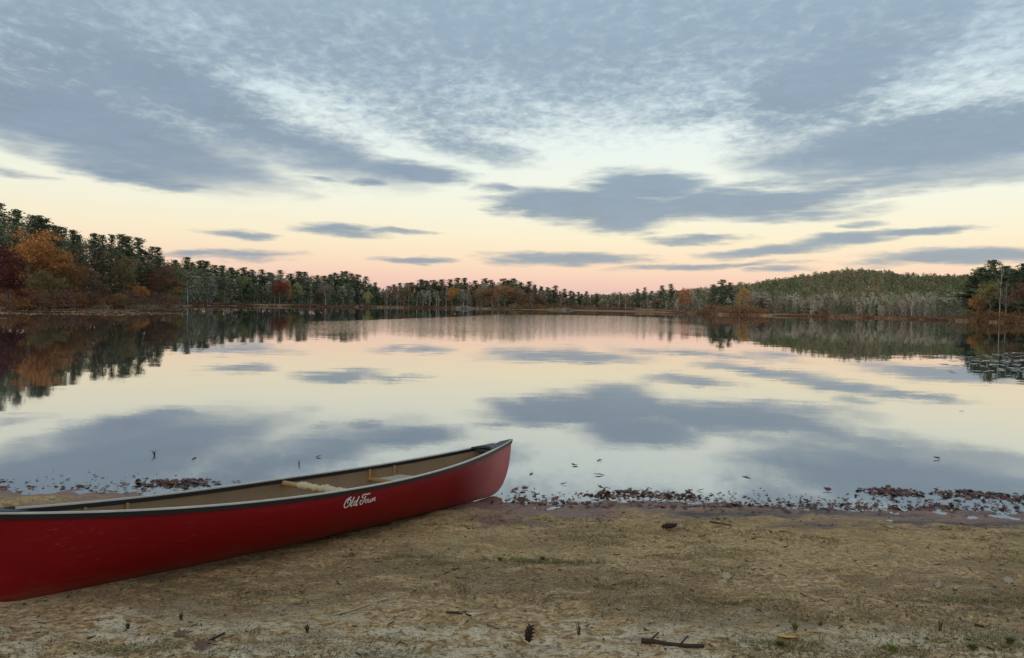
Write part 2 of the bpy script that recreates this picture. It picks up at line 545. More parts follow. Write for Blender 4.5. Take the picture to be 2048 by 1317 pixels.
def leafy_proto(seed, wide=0.34, low=0.12, n_cl=120, per=34, size=0.016):
    """broadleaf tree in leaf, unit height"""
    r = np.random.default_rng(seed)
    tr, cr = MB(), MB()
    tr.tube([(0, 0, 0), (0.01, 0, 0.25), (0.005, 0.01, 0.5), (0, 0, 0.8)], [0.018, 0.013, 0.009, 0.003], 6)
    lob = [(r.normal() * 0.12, r.normal() * 0.12, r.uniform(low + 0.2, 0.8), r.uniform(0.14, 0.24)) for _ in range(9)]
    lob += [(0, 0, 0.84, 0.15), (0, 0, 0.5, 0.26)]
    for (x, y, z, s) in lob:
        tr.tube([(0, 0, max(0.1, z - 0.28)), (x * 0.5, y * 0.5, z - 0.12), (x, y, z)], [0.007, 0.004, 0.0015], 4, False)
    for i in range(n_cl):
        x, y, z, s = lob[r.integers(len(lob))]
        dv = r.normal(size=3); dv /= np.linalg.norm(dv)
        c = np.array([x, y, z]) + dv * s * r.uniform(0.45, 1.0) * np.array([wide / 0.34, wide / 0.34, 0.9])
        if c[2] < low: c[2] = low + r.random() * 0.1
        v, ff = tri_spray(c, per, (0.032, 0.032, 0.022), size, 0.7, r)
        cr.add(v, ff)
    return tr, cr


def bare_proto(seed, spread=0.16):
    """leafless tree, unit height: pale trunk, fine grey twigs"""
    r = np.random.default_rng(seed)
    tr, cr = MB(), MB()
    b = r.normal(size=2) * 0.03
    def ax(h): return np.array([b[0] * h, b[1] * h, h]) + np.array([0.006 * math.sin(h * 9 + seed), 0, 0])
    tr.tube([ax(h) for h in np.linspace(0, 0.93, 8)], np.linspace(0.012, 0.0015, 8), 5)
    def grow(p, dv, L, lev):
        q = p + dv * L
        w = 0.0042 * 0.72 ** lev
        s = np.cross(dv, r.normal(size=3)); s /= np.linalg.norm(s) + 1e-9
        s2 = np.cross(dv, s)
        vv = [p + s * w, p - s * w * 0.5 + s2 * w * 0.8, p - s * w * 0.5 - s2 * w * 0.8, q]
        cr.add(vv, [(0, 1, 3), (1, 2, 3), (2, 0, 3)])
        if lev < 3:
            for _ in range(4 if lev else 5):
                nd = dv + r.normal(size=3) * 0.42 + np.array([0, 0, 0.15]); nd /= np.linalg.norm(nd)
                grow(p + (q - p) * r.uniform(0.3, 0.95), nd, L * r.uniform(0.35, 0.6), lev + 1)
    for i in range(19):
        h = 0.22 + 0.72 * (i + r.random()) / 19
        a = r.uniform(0, 6.28)
        dv = np.array([math.cos(a) * 0.8, math.sin(a) * 0.8, r.uniform(0.5, 1.1)]); dv /= np.linalg.norm(dv)
        grow(ax(h), dv, spread * 1.5 * (1.05 - h * 0.75) * r.uniform(0.7, 1.2), 0)
    return tr, cr


def shrub_proto(seed):
    r = np.random.default_rng(seed); tr, cr = MB(), MB()
    for i in range(9):
        a = r.uniform(0, 6.28); tr.tube([(0, 0, 0), (math.cos(a) * 0.3, math.sin(a) * 0.3, r.uniform(0.5, 0.9))], [0.03, 0.008], 3, False)
    for i in range(46):
        c = np.array([r.normal() * 0.38, r.normal() * 0.38, r.uniform(0.08, 0.85)])
        v, ff = tri_spray(c, 16, (0.12, 0.12, 0.09), 0.055, 0.8, r); cr.add(v, ff)
    return tr, cr


def protos(fn, n, **kw):
    out = []
    for k in range(n):
        tr, cr = fn(100 + k * 7, **{a: (b[k % len(b)] if isinstance(b, (list, tuple)) else b) for a, b in kw.items()})
        out.append((tr.mesh('trunk', [M_BARK]), cr.mesh('crown', [M_LEAF])))
    return out


PINE = protos(pine_proto, 6, dens=1.1, low=[0.1, 0.2, 0.14, 0.06, 0.24, 0.16], wide=[0.2, 0.17, 0.22, 0.16, 0.2, 0.18])
LEAFY = protos(leafy_proto, 5, wide=[0.34, 0.28, 0.38, 0.3, 0.33], low=[0.08, 0.16, 0.1, 0.2, 0.06])
BARE = protos(bare_proto, 5, spread=[0.16, 0.13, 0.19, 0.15, 0.12])
SHRUB = protos(shrub_proto, 3)
C_PINE = (0.165, 0.20, 0.125); C_BARK = (0.17, 0.145, 0.12); C_GREY = (0.34, 0.31, 0.26); C_PALE = (0.42, 0.385, 0.34)

ORD = ('first second third fourth fifth sixth seventh eighth ninth tenth eleventh twelfth thirteenth fourteenth fifteenth sixteenth '
       'seventeenth eighteenth nineteenth twentieth').split()
TENS = {2: 'twenty', 3: 'thirty', 4: 'forty', 5: 'fifty', 6: 'sixty'}


def ordinal(i):
    if i <= 20: return ORD[i - 1]
    t, u = divmod(i, 10)
    return (TENS[t] + '-' + ORD[u - 1]) if u else TENS[t][:-1] + 'ieth'


def tree(name, proto, px, D, top, crown, bark, label, cat, group=None, width=1.0, lean=0.0, z0=None, twist=None):
    z = float(land_z(px, D)) if z0 is None else z0
    tip = at_depth(px, top, D)
    H = max(tip.z - z + 0.1, 1.0)
    e = obj(name, None, None, label, cat, group, loc=((px - 1024) / F_PX * D, D, z - 0.1))
    e.rotation_euler = (0, lean, random.uniform(0, 6.28) if twist is None else twist)
    e.scale = (H * width, H * width, H)
    t = obj('trunk', proto[0], e); c = obj('crown', proto[1], e)
    t.color = (*bark, 1); c.color = (*crown, 1)
    return e


def jit(c, a=0.25):
    k = 1 + random.uniform(-a, a)
    return tuple(max(0.004, v * k * (1 + random.uniform(-a, a) * 0.4)) for v in c)


def row(name, protos_, pts, depth, crown, bark, text, cat, group, width=(0.9, 1.2)):
    pts = sorted(pts)
    for i, (px, top) in enumerate(pts):
        D = depth(px) * random.uniform(0.98, 1.06)
        tree(name, random.choice(protos_), px, D, top, jit(crown), jit(bark), text % ordinal(i + 1), cat, group, random.uniform(*width), random.gauss(0, 0.035))


def sh(off):
    return lambda px: float(shore_at(px)) + off


# left bank: tall pines on the skyline
row('pine_tree', PINE, [(2, 404), (27, 420), (-45, 398), (58, 429), (74, 432), (87, 437), (103, 450), (127, 453), (155, 460), (166, 470),
                        (194, 467), (206, 470), (221, 469), (244, 468), (259, 474), (284, 476), (300, 492), (320, 494)],
    sh(26), C_PINE, C_BARK, '%s tall dark pine from the left edge along the left bank skyline', 'pine tree', 'tall pines on the left bank', (1.2, 1.7))
# second stretch of shore
row('pine_tree', PINE, [(350, 520), (367, 514), (383, 524), (397, 521), (413, 522), (428, 530), (442, 531), (461, 535), (482, 535), (496, 543), (505, 540),
                        (522, 539), (534, 545), (547, 546), (565, 540), (580, 547), (594, 543), (611, 544), (632, 551), (646, 552), (658, 549),
                        (669, 546), (680, 543), (693, 543), (703, 547), (714, 549), (729, 553), (749, 565)],
    sh(32), C_PINE, C_BARK, '%s dark pine from the left in the wood between left bank and dip', 'pine tree', 'pines on the wooded left shore', (1.7, 2.3))
# low ridge across the lake
row('pine_tree', PINE, [(777, 572), (789, 569), (799, 566), (811, 566), (823, 565), (840, 559), (852, 561), (864, 560), (882, 559), (899, 559), (913, 556),
                        (930, 556), (948, 561), (967, 557), (980, 560), (1004, 557), (1015, 561), (1026, 557), (1040, 565), (1055, 563), (1068, 570),
                        (1082, 573), (1095, 575), (1109, 571), (1128, 578), (1140, 582), (1156, 584), (1172, 583), (1192, 588), (1216, 591)],
    sh(70), (0.155, 0.18, 0.115), C_BARK, '%s small dark pine from the left along the far central ridge', 'pine tree', 'pines on the far central ridge', (2.0, 2.8))
# right of centre
row('pine_tree', PINE, [(1239, 588), (1274, 578), (1287, 575), (1304, 582), (1321, 571), (1340, 568), (1423, 569), (1444, 559), (1459, 565), (1440, 580)],
    sh(22), C_PINE, C_BARK, '%s dark pine from the left on the shore before the hill', 'pine tree', 'pines on the shore before the hill', (1.6, 2.2))
# right bank
row('pine_tree', PINE, [(1950, 552), (1958, 536), (1971, 540), (1985, 521), (1996, 540), (2010, 532), (2022, 537), (2034, 545), (2047, 526), (2075, 520), (2110, 515)],
    sh(14), C_PINE, C_BARK, '%s tall pine from the left in the clump at the right edge', 'pine tree', 'tall pines at the right edge', (2.0, 2.6))
# grey leafless trees
row('bare_tree', BARE, [(x + random.uniform(-4, 4), 548 + (x - 350) * 0.07 + random.uniform(-5, 12)) for x in (372, 418, 452, 500, 512, 548, 600, 622, 640, 655, 668, 676, 690, 706, 722)],
    sh(12), (0.19, 0.18, 0.15), (0.30, 0.28, 0.25), '%s grey leafless tree from the left before the left shore pines', 'bare tree', 'leafless trees on the left shore', (1.0, 1.5))
row('bare_tree', BARE, [(x + random.uniform(-4, 4), 583 + random.uniform(-5, 6)) for x in (757, 768, 783, 795, 806, 818, 830, 846, 858, 868, 874, 925, 935, 943, 952, 1000, 1060, 1120)],
    sh(14), C_GREY, C_PALE, '%s grey leafless tree from the left on the far central shore', 'bare tree', 'leafless trees on the far central shore', (1.0, 1.5))
row('bare_tree', BARE, [(x + random.uniform(-4, 4), 590 + random.uniform(-5, 5)) for x in (1236, 1250, 1262, 1282, 1294, 1312, 1332, 1352, 1388, 1398, 1406, 1414, 1466, 1472, 1496, 1504)],
    sh(14), C_GREY, C_PALE, '%s grey leafless tree from the left between ridge and hill', 'bare tree', 'leafless trees before the hill', (1.0, 1.5))
row('bare_tree', BARE, [(1518 + i * 9.2 + random.uniform(-3, 3), 588 + random.uniform(-7, 6)) for i in range(46)],
    lambda px: float(shore_at(px)) + random.uniform(14, 60), (0.56, 0.52, 0.42), (0.42, 0.385, 0.34), '%s grey leafless tree from the left in the thicket below the hill', 'bare tree',
    'leafless trees below the hill', (1.1, 1.7))
# coloured broadleaf trees, each told apart by its colour and place
RUST = (0.17, 0.075, 0.028); ORANGE = (0.30, 0.125, 0.028); RED = (0.16, 0.040, 0.026); GOLD = (0.32, 0.20, 0.045); MAROON = (0.070, 0.020, 0.020)
OLIVE = (0.13, 0.115, 0.045); BROWN = (0.135, 0.085, 0.05); LIME = (0.25, 0.235, 0.075)
for px, off, top, c, w, lab in [
    (-25, -2, 470, MAROON, 1.2, 'dark maroon broadleaf tree at the left edge of the bank'),
    (12, 2, 492, MAROON, 1.1, 'deep wine red tree beside the big orange maple on the left'),
    (55, 8, 448, ORANGE, 1.1, 'biggest orange maple on the left bank, below the pines'),
    (95, 8, 476, (0.26, 0.115, 0.028), 1.25, 'burnt orange maple right of the biggest orange maple'),
    (88, -2, 535, OLIVE, 1.2, 'olive yellow shrubby tree at the foot of the orange maples'),
    (128, 4, 505, (0.21, 0.10, 0.03), 1.2, 'tawny orange tree on the slope of the left bank'),
    (160, 6, 520, (0.15, 0.075, 0.035), 1.1, 'rusty brown tree below the pines of the left bank'),
    (185, 6, 540, BROWN, 1.1, 'dull brown tree at mid left bank'),
    (205, 3, 568, (0.12, 0.06, 0.035), 1.2, 'low dark brown tree by the water on the left bank'),
    (245, 8, 506, (0.14, 0.11, 0.045), 1.0, 'tall olive brown tree standing before the left bank pines'),
    (262, 3, 560, ORANGE, 1.0, 'bright orange tree low by the water on the left bank'),
    (240, 0, 585, GOLD, 1.5, 'golden bush hanging over the water on the left bank'),
    (283, 2, 570, (0.36, 0.16, 0.03), 0.9, 'glowing orange sapling beside the golden bush'),
    (305, 6, 535, (0.12, 0.045, 0.028), 1.1, 'dark red tree near the end of the left bank'),
    (332, 8, 525, (0.13, 0.07, 0.035), 1.1, 'russet tree at the tip of the left bank'),
    (350, 3, 560, (0.24, 0.14, 0.03), 0.9, 'yellow orange sapling at the tip of the left bank'),
    (480, 22, 548, (0.17, 0.18, 0.06), 1.0, 'yellow green crown among the left shore pines'),
    (440, 8, 578, (0.12, 0.14, 0.055), 1.2, 'green yellow sapling in front of the left shore wood'),
    (558, 12, 556, RED, 1.3, 'brick red maple among the grey trees of the left shore'),
    (574, 14, 558, (0.28, 0.17, 0.06), 0.8, 'pale orange tree right behind the brick red maple'),
    (592, 14, 562, (0.20, 0.19, 0.07), 0.9, 'lime yellow tree right of the brick red maple'),
    (735, 6, 582, LIME, 0.9, 'small yellow tree by the dip in the shore wood'),
    (645, 12, 566, (0.15, 0.11, 0.075), 1.4, 'buff tree nearly bare on the left shore'),
    (800, 24, 572, (0.15, 0.10, 0.05), 1.6, 'brownish tree below the left end of the far ridge'),
    (903, 10, 572, (0.27, 0.135, 0.035), 1.3, 'round orange tree behind the pale trunk across the lake'),
    (960, 14, 573, (0.17, 0.10, 0.045), 1.5, 'brown orange tree right of the moored boat'),
    (985, 12, 570, (0.20, 0.105, 0.045), 1.5, 'broad tawny tree in the middle of the far shore'),
    (1008, 14, 568, (0.22, 0.115, 0.045), 1.5, 'tallest russet tree in the middle of the far shore'),
    (1030, 12, 574, (0.15, 0.09, 0.055), 1.5, 'dull brown tree right of the tallest russet tree'),
    (1052, 10, 584, (0.17, 0.10, 0.05), 1.5, 'tan brown tree on the far shore under the ridge'),
    (1075, 10, 586, (0.12, 0.075, 0.045), 1.5, 'dark brown tree on the far shore under the ridge'),
    (1103, 6, 594, (0.06, 0.05, 0.04), 2.0, 'blackish round thicket tree on the far central shore'),
    (1140, 10, 596, (0.11, 0.08, 0.05), 2.0, 'umber tree above the low pale hull on the far shore'),
    (1172, 10, 598, (0.12, 0.09, 0.05), 2.0, 'brown bushy tree right of the low pale hull'),
    (1205, 10, 596, (0.20, 0.17, 0.08), 1.6, 'straw yellow tree at the right end of the far shore'),
    (1226, 10, 600, (0.13, 0.10, 0.06), 2.0, 'small brown tree where the far shore meets the right shore'),
    (1369, 10, 573, (0.30, 0.10, 0.035), 1.0, 'lone orange red maple standing above the grey trees'),
    (1310, 8, 598, (0.14, 0.06, 0.05), 1.6, 'reddish bush among the grey trees left of the orange red maple'),
    (1425, 4, 600, (0.13, 0.085, 0.055), 1.6, 'brown scrub tree before the dark pines'),
    (1484, 8, 573, (0.27, 0.15, 0.035), 1.0, 'amber tree right of the dark pines before the hill'),
    (1520, 10, 594, (0.10, 0.075, 0.06), 1.7, 'dusky brown tree right of the amber tree'),
    (1953, -1, 584, (0.26, 0.13, 0.035), 0.7, 'orange maple at the foot of the right edge pines'),
    (1978, 2, 556, (0.15, 0.135, 0.045), 0.8, 'yellow green tree between the right edge pines'),
    (2037, 6, 560, (0.11, 0.065, 0.04), 0.9, 'brown tree between the last two right edge pines'),
]:
    tree('broadleaf_tree', LEAFY[int(px) % 5], px, float(shore_at(px)) + off, top, tuple(q * 1.6 + 0.32 * sum(c) / 3 for q in c), C_BARK, lab, 'tree', None, w)
# pale trunks seen by themselves
for px, off, top, lab, ln, w in [
    (891, 5, 576, 'slender tree with a white trunk left of the round orange tree', 0.0, 0.9),
    (773, 6, 582, 'thin pale trunked tree at the left end of the far shore', 0.01, 0.9),
    (983, 5, 590, 'thin pale trunked tree before the tawny trees', 0.0, 0.8),
    (375, 6, 556, 'pale birch before the dark pines at the left', 0.0, 1.0),
    (650, 6, 568, 'pale birch trunk on the left shore beside the buff tree', 0.0, 1.0),
    (1478, 3, 590, 'tall pale trunk standing under the amber tree', 0.0, 0.8),
    (1998, 4, 520, 'dead grey tree rising above the right edge pines', 0.0, 0.5),
    (2010, 3, 560, 'crooked grey trunk right of the dead tree', 0.02, 0.5),
    (1936, 2, 606, 'bleached dead trunk leaning left over the marsh', -0.6, 0.9)]:
    tree('pale_tree', BARE[int(px) % 5], px, float(shore_at(px)) + off, top, C_GREY, (0.55, 0.52, 0.48), lab, 'bare tree', None, w, ln, twist=0.0)

# waterside bushes
bush = sorted([(x, random.uniform(1.5, 3.2)) for x in list(np.linspace(-20, 345, 20)) + list(np.linspace(1400, 1520, 8)) + list(np.linspace(1930, 2060, 7)) + list(np.linspace(1000, 1230, 10))])
for i, (px, hh) in enumerate(bush):
    D = float(shore_at(px)) + random.uniform(2, 6)
    z = float(land_z(px, D))
    hh *= 1.0 + D / 700
    e = obj('waterside_bush', None, None, '%s low brown bush from the left along the waterside' % ordinal(i + 1), 'bush', 'brown bushes along the waterside',
            loc=((px - 1024) / F_PX * D, D, z - 0.1))
    e.scale = (hh * 1.6, hh * 1.2, hh)
    s = random.choice(SHRUB)
    t = obj('stem', s[0], e); c = obj('foliage', s[1], e)
    t.color = (*C_BARK, 1); c.color = (*jit(random.choice([(0.30, 0.16, 0.09), (0.26, 0.17, 0.09), (0.36, 0.17, 0.07), (0.24, 0.14, 0.10)])), 1)

# ------------------------------------------------------------------ woodland mass behind the countable trees
W_COL = [(0.13, 0.16, 0.095), (0.185, 0.21, 0.125), (0.22, 0.185, 0.14), (0.24, 0.125, 0.08), (0.36, 0.335, 0.285), (0.34, 0.25, 0.12)]
W_MATS = [tinted('wood_%d' % i, c) for i, c in enumerate(W_COL)]


def crown_pts(r, x, y, z, H, Wd, n, size, conic):
    u = r.random(n) ** 0.7
    rad = Wd * ((1 - u) ** 0.7 + 0.06 if conic else np.sqrt(np.clip(1 - (2 * u - 1) ** 2, 0.05, 1)))
    a = r.uniform(0, 6.28, n); q = r.uniform(0.55, 1.0, n)
    c = np.stack([x + np.cos(a) * rad * q, y + np.sin(a) * rad * q, z + H * (0.05 + 0.95 * u)], -1)
    return tri_spray(c, n, (Wd * 0.1, Wd * 0.1, H * 0.02), size, 0.7, r)


wb = MB(); r = np.random.default_rng(31)
# skyline heights the mass stays below (px, y)
SKYL = np.array([(-700, 420), (0, 425), (60, 447), (130, 470), (200, 485), (320, 512), (345, 530), (420, 534), (520, 551), (620, 556), (700, 556), (745, 570),
                 (765, 582), (800, 574), (860, 568), (1000, 566), (1060, 574), (1130, 588), (1230, 597), (1280, 590), (1340, 586), (1420, 580), (1470, 578),
                 (1510, 583), (1600, 592), (1900, 592), (1945, 575), (1970, 556), (2048, 548), (2300, 540)], float)
for px in np.arange(-500, 2400, 4.2):
    for off in ((22, 36, 55) if px < 345 else (20, 45, 80)):
        if r.random() < 0.15: continue
        if 1240 < px < 1940 and off > 30 and r.random() < 0.5: continue
        p = px + r.uniform(-4, 4)
        D = float(shore_at(p)) + off * r.uniform(0.8, 1.3)
        if 760 < p < 1240: D += 25
        z = float(land_z(p, D)) - 0.3
        top = np.interp(p, SKYL[:, 0], SKYL[:, 1]) + r.uniform(-4, 10) + (0 if off > 30 else 12)
        H = float(at_depth(p, top, D).z - z)
        if H < 2: continue
        if 1240 < p < 1940: mi = r.choice([0, 1, 2, 4, 4, 2])
        elif p < 345: mi = r.choice([0, 0, 1, 3])
        else: mi = r.choice([0, 0, 1, 1, 2, 3, 4] if p > 750 else [0, 0, 0, 1, 4])
        s = max(0.22, D / 900.0)
        v, ff = crown_pts(r, (p - 1024) / F_PX * D, D, z, H, H * r.uniform(0.17, 0.28), 240, s, mi < 2)
        wb.add(v, ff, mi)
obj('woodland', wb.mesh('woodland', W_MATS), None, 'dense mixed woodland massed behind the shoreline trees', 'woodland', kind='stuff')
# wooded hill
hb = MB(); r = np.random.default_rng(32)
for _ in range(5200):
    p = r.uniform(1180, 2500); D = r.uniform(430, 1150) if r.random() < 0.75 else r.uniform(950, 1150)
    if D < float(shore_at(p)) + 40: continue
    z = float(land_z(p, D)) - 0.5
    if z < 1.5: continue
    q = vnoise(np.array(p / 60.0), np.array(D / 140.0), 3) + r.normal() * 0.16
    hi = (D - 430) / 620
    if hi > 0.86: mi = 3 if r.random() < 0.55 else 2
    elif q > 0.02: mi = r.choice([0, 0, 1])
    elif q > -0.2: mi = r.choice([1, 1, 2, 4])
    else: mi = r.choice([1, 2, 4, 3])
    if r.random() < 0.012: mi = 5
    H = r.uniform(7, 12) * (1 if mi > 1 else 1.15)
    v, ff = crown_pts(r, (p - 1024) / F_PX * D, D, z, H, H * r.uniform(0.24, 0.36), 100, 0.38 + D / 2200, mi == 0)
    hb.add(v, ff, mi)
H_COL = [(0.13, 0.155, 0.085), (0.185, 0.20, 0.115), (0.23, 0.195, 0.135), (0.29, 0.155, 0.09), (0.245, 0.235, 0.175), (0.48, 0.35, 0.15)]
obj('hill_woodland', hb.mesh('hill_woodland', [tinted('hill_%d' % i, c) for i, c in enumerate(H_COL)]), None, 'green and russet forest covering the low hill at right', 'woodland', kind='stuff')

# unseen wood added behind the camera to darken the canoe and sand
bb = MB(); r = np.random.default_rng(61)
for _ in range(150):
    x, y = r.uniform(-55, 55), r.uniform(-48, -24)
    H = r.uniform(8, 13); mi = r.choice([0, 0, 1, 3])
    v, ff = crown_pts(r, x, y, 0.4, H, H * r.uniform(0.17, 0.26), 420, 0.42, mi < 2)
    bb.add(v, ff, mi)
obj('light_blocking_woodland', bb.mesh('light_blocking_woodland', W_MATS), None, 'unseen pine and broadleaf wood added to keep low light off the beach', 'woodland', kind='stuff')

# ------------------------------------------------------------------ marsh: sedge along the shores and floating mats
M_SEDGE = [simple('sedge_%d' % i, c, 0.9, 0.1, 0.35, 0.8) for i, c in enumerate([(0.24, 0.16, 0.10), (0.18, 0.095, 0.06), (0.38, 0.29, 0.19), (0.14, 0.08, 0.055)])]


def tufts(r, X, Y, Z, h, w, lean=1.0):
    """three-bladed tufts: one tri per blade"""
    n = len(X); k = 3
    b = np.repeat(np.stack([X, Y, Z], -1), k, 0)
    a = r.uniform(0, 6.28, n * k); hh = np.repeat(h, k) * r.uniform(0.6, 1.2, n * k); ww = np.repeat(w, k)
    dv = np.stack([np.cos(a), np.sin(a), 0 * a], -1)
    tip = b + dv * (hh * r.uniform(0.1, 0.7, n * k) * lean)[:, None] + np.array([0, 0, 1]) * hh[:, None]
    sd_ = np.stack([-np.sin(a), np.cos(a), 0 * a], -1) * ww[:, None]
    return np.stack([b - sd_, b + sd_, tip], 1).reshape(-1, 3), np.arange(n * k * 3).reshape(-1, 3)


r = np.random.default_rng(5); sb = MB()
N = 26000
p = r.uniform(-250, 2350, N); e = r.gamma(1.5, 4.0, N)
D = shore_at(p) + e - 2.0
dens = fbm(p / 40, e / 6, 3, 8)
keep = dens > -0.22
p, D, dens = p[keep], D[keep], dens[keep]
Z = np.maximum(land_z(p, D), 0.0)
v, f = tufts(r, (p - 1024) / F_PX * D, D, Z, np.clip(0.35 + D / 900, 0, 1.0), 0.05 + D / 1500)
mi = np.repeat(np.where(dens > 0.25, 2, np.where(dens > 0.0, 0, np.where(r.random(len(p)) < 0.5, 1, 3))), 3)
me = mesh_np('shore_sedge', v, f, M_SEDGE, mi)
obj('shore_sedge', me, None, 'tan and russet sedge fringing the far shores', 'sedge', kind='stuff')
# floating mats at the left
N = 30000
p = r.uniform(-700, 700, N); y = r.uniform(58, 215, N)
lim = shore_at(p)
q = fbm(p / 190 + 3, y / 9.0, 4, 21) + 0.25 * vnoise(p / 30, y / 3.0, 4)
near = np.interp(p, [-700, 0, 200, 350, 480, 700], [50, 66, 82, 105, 130, 190])
keep = (y < lim) & (y > near) & (q > 0.04 + 0.3 * np.clip((p - 330) / 250, 0, 1))
p, y, q = p[keep], y[keep], q[keep]
v, f = tufts(r, (p - 1024) / F_PX * y, y, np.full(len(p), -0.01), np.full(len(p), 0.045), 0.12 + y / 900)
mi = np.repeat(r.choice([0, 1, 2, 3], len(p), p=[0.35, 0.25, 0.2, 0.2]), 3)
obj('marsh_weed', mesh_np('marsh_weed', v, f, M_SEDGE, mi), None, 'low tan marsh weed in streaks on the water by the left bank', 'marsh weed', kind='stuff')

# lily pads in streaks at the right
M_PAD = simple('lily_pad', (0.30, 0.31, 0.27), 0.25, 0.6, 0.3, 4.0)
pb = MB()
th = np.linspace(0.25, 6.03, 9)
for cx, cy, hw, n in [(1925, 716, 75, 60), (2010, 712, 50, 50), (2040, 706, 30, 30), (1960, 722, 70, 70), (2000, 730, 60, 60), (1985, 742, 70, 30), (2045, 738, 40, 40),
                      (1910, 728, 30, 14), (1760, 716, 25, 8), (2025, 722, 50, 60), (2080, 720, 60, 60), (2090, 745, 60, 40), (1880, 711, 40, 20)]:
    for _ in range(n * 2 // 5):
        w = on_level(cx + r.normal() * hw * 0.5, cy + r.normal() * 1.3 + r.normal() * 0.8, 0.008)
        s = r.uniform(0.07, 0.16)
        a = r.uniform(0, 6.28)
        ring = [(w.x + math.cos(t + a) * s, w.y + math.sin(t + a) * s, 0.008 + r.uniform(0, 0.012)) for t in th]
        pb.add([(w.x, w.y, 0.006)] + ring, [(0, i, i + 1) for i in range(1, 9)])
obj('lily_pads', pb.mesh('lily_pads', [M_PAD]), None, 'pale lily pads floating in streaks below the right edge pines', 'lily pads', kind='stuff')

# ------------------------------------------------------------------ beach


def yw(x):
    """where the water's edge lies"""
    return 7.26 - 0.022 * x + fbm(np.asarray(x) * 0.9, np.asarray(x) * 0 + 2.0, 3, 2) * 0.16


def beach_z(x, y, fine=True):
    x = np.asarray(x, float); y = np.asarray(y, float)
    e = yw(x) - y
    z = np.where(e > 0, 0.055 * e, 0.09 * e)
    z = np.where(y < 0, 0.055 * 7.26 + 0.01 * -y, z)
    z = np.where(e < -20, -1.8, z)
    if fine:
        a = np.clip((e + 0.5) / 1.2, 0.25, 1)
        z = z + a * (fbm(x * 1.6, y * 1.6, 3, 1) * 0.022 + fbm(x * 6, y * 8, 4, 4) * 0.024 + np.abs(fbm(x * 3.1, y * 4.2, 2, 9)) * -0.028)
    return z


_fp = np.random.default_rng(15)
PRINTS = [(_fp.uniform(-1.5, 4.5), _fp.uniform(3.2, 6.4), _fp.uniform(0, 6.28)) for _ in range(46)]


def trodden(x, y, z):
    """presses shallow footprints into the sand"""
    for fx, fy, a in PRINTS:
        u = (x - fx) * math.cos(a) + (y - fy) * math.sin(a); v = -(x - fx) * math.sin(a) + (y - fy) * math.cos(a)
        q = (u / 0.15) ** 2 + (v / (0.055 - 0.012 * np.clip(u / 0.15, -1, 1))) ** 2
        z = z - 0.016 * np.exp(-q ** 2) + 0.008 * np.exp(-((q - 1.7) / 0.6) ** 2)
    return z


xs = np.concatenate([-np.geomspace(400, 5.6, 40), np.arange(-5.5, 5.6, 0.02), np.geomspace(5.7, 400, 40)])
ys = np.concatenate([-np.geomspace(60, 0.3, 30), np.arange(0, 3.0, 0.15), np.arange(3.0, 7.75, 0.0185), np.geomspace(7.8, 40, 30)])
X, Y = np.meshgrid(xs, ys, indexing='ij')
Zb = trodden(X, Y, beach_z(X, Y))
nI, nJ = X.shape
ii, jj = np.meshgrid(np.arange(nI - 1), np.arange(nJ - 1), indexing='ij')
FB = np.stack([ii * nJ + jj, (ii + 1) * nJ + jj, (ii + 1) * nJ + jj + 1, ii * nJ + jj + 1], -1).reshape(-1, 4)


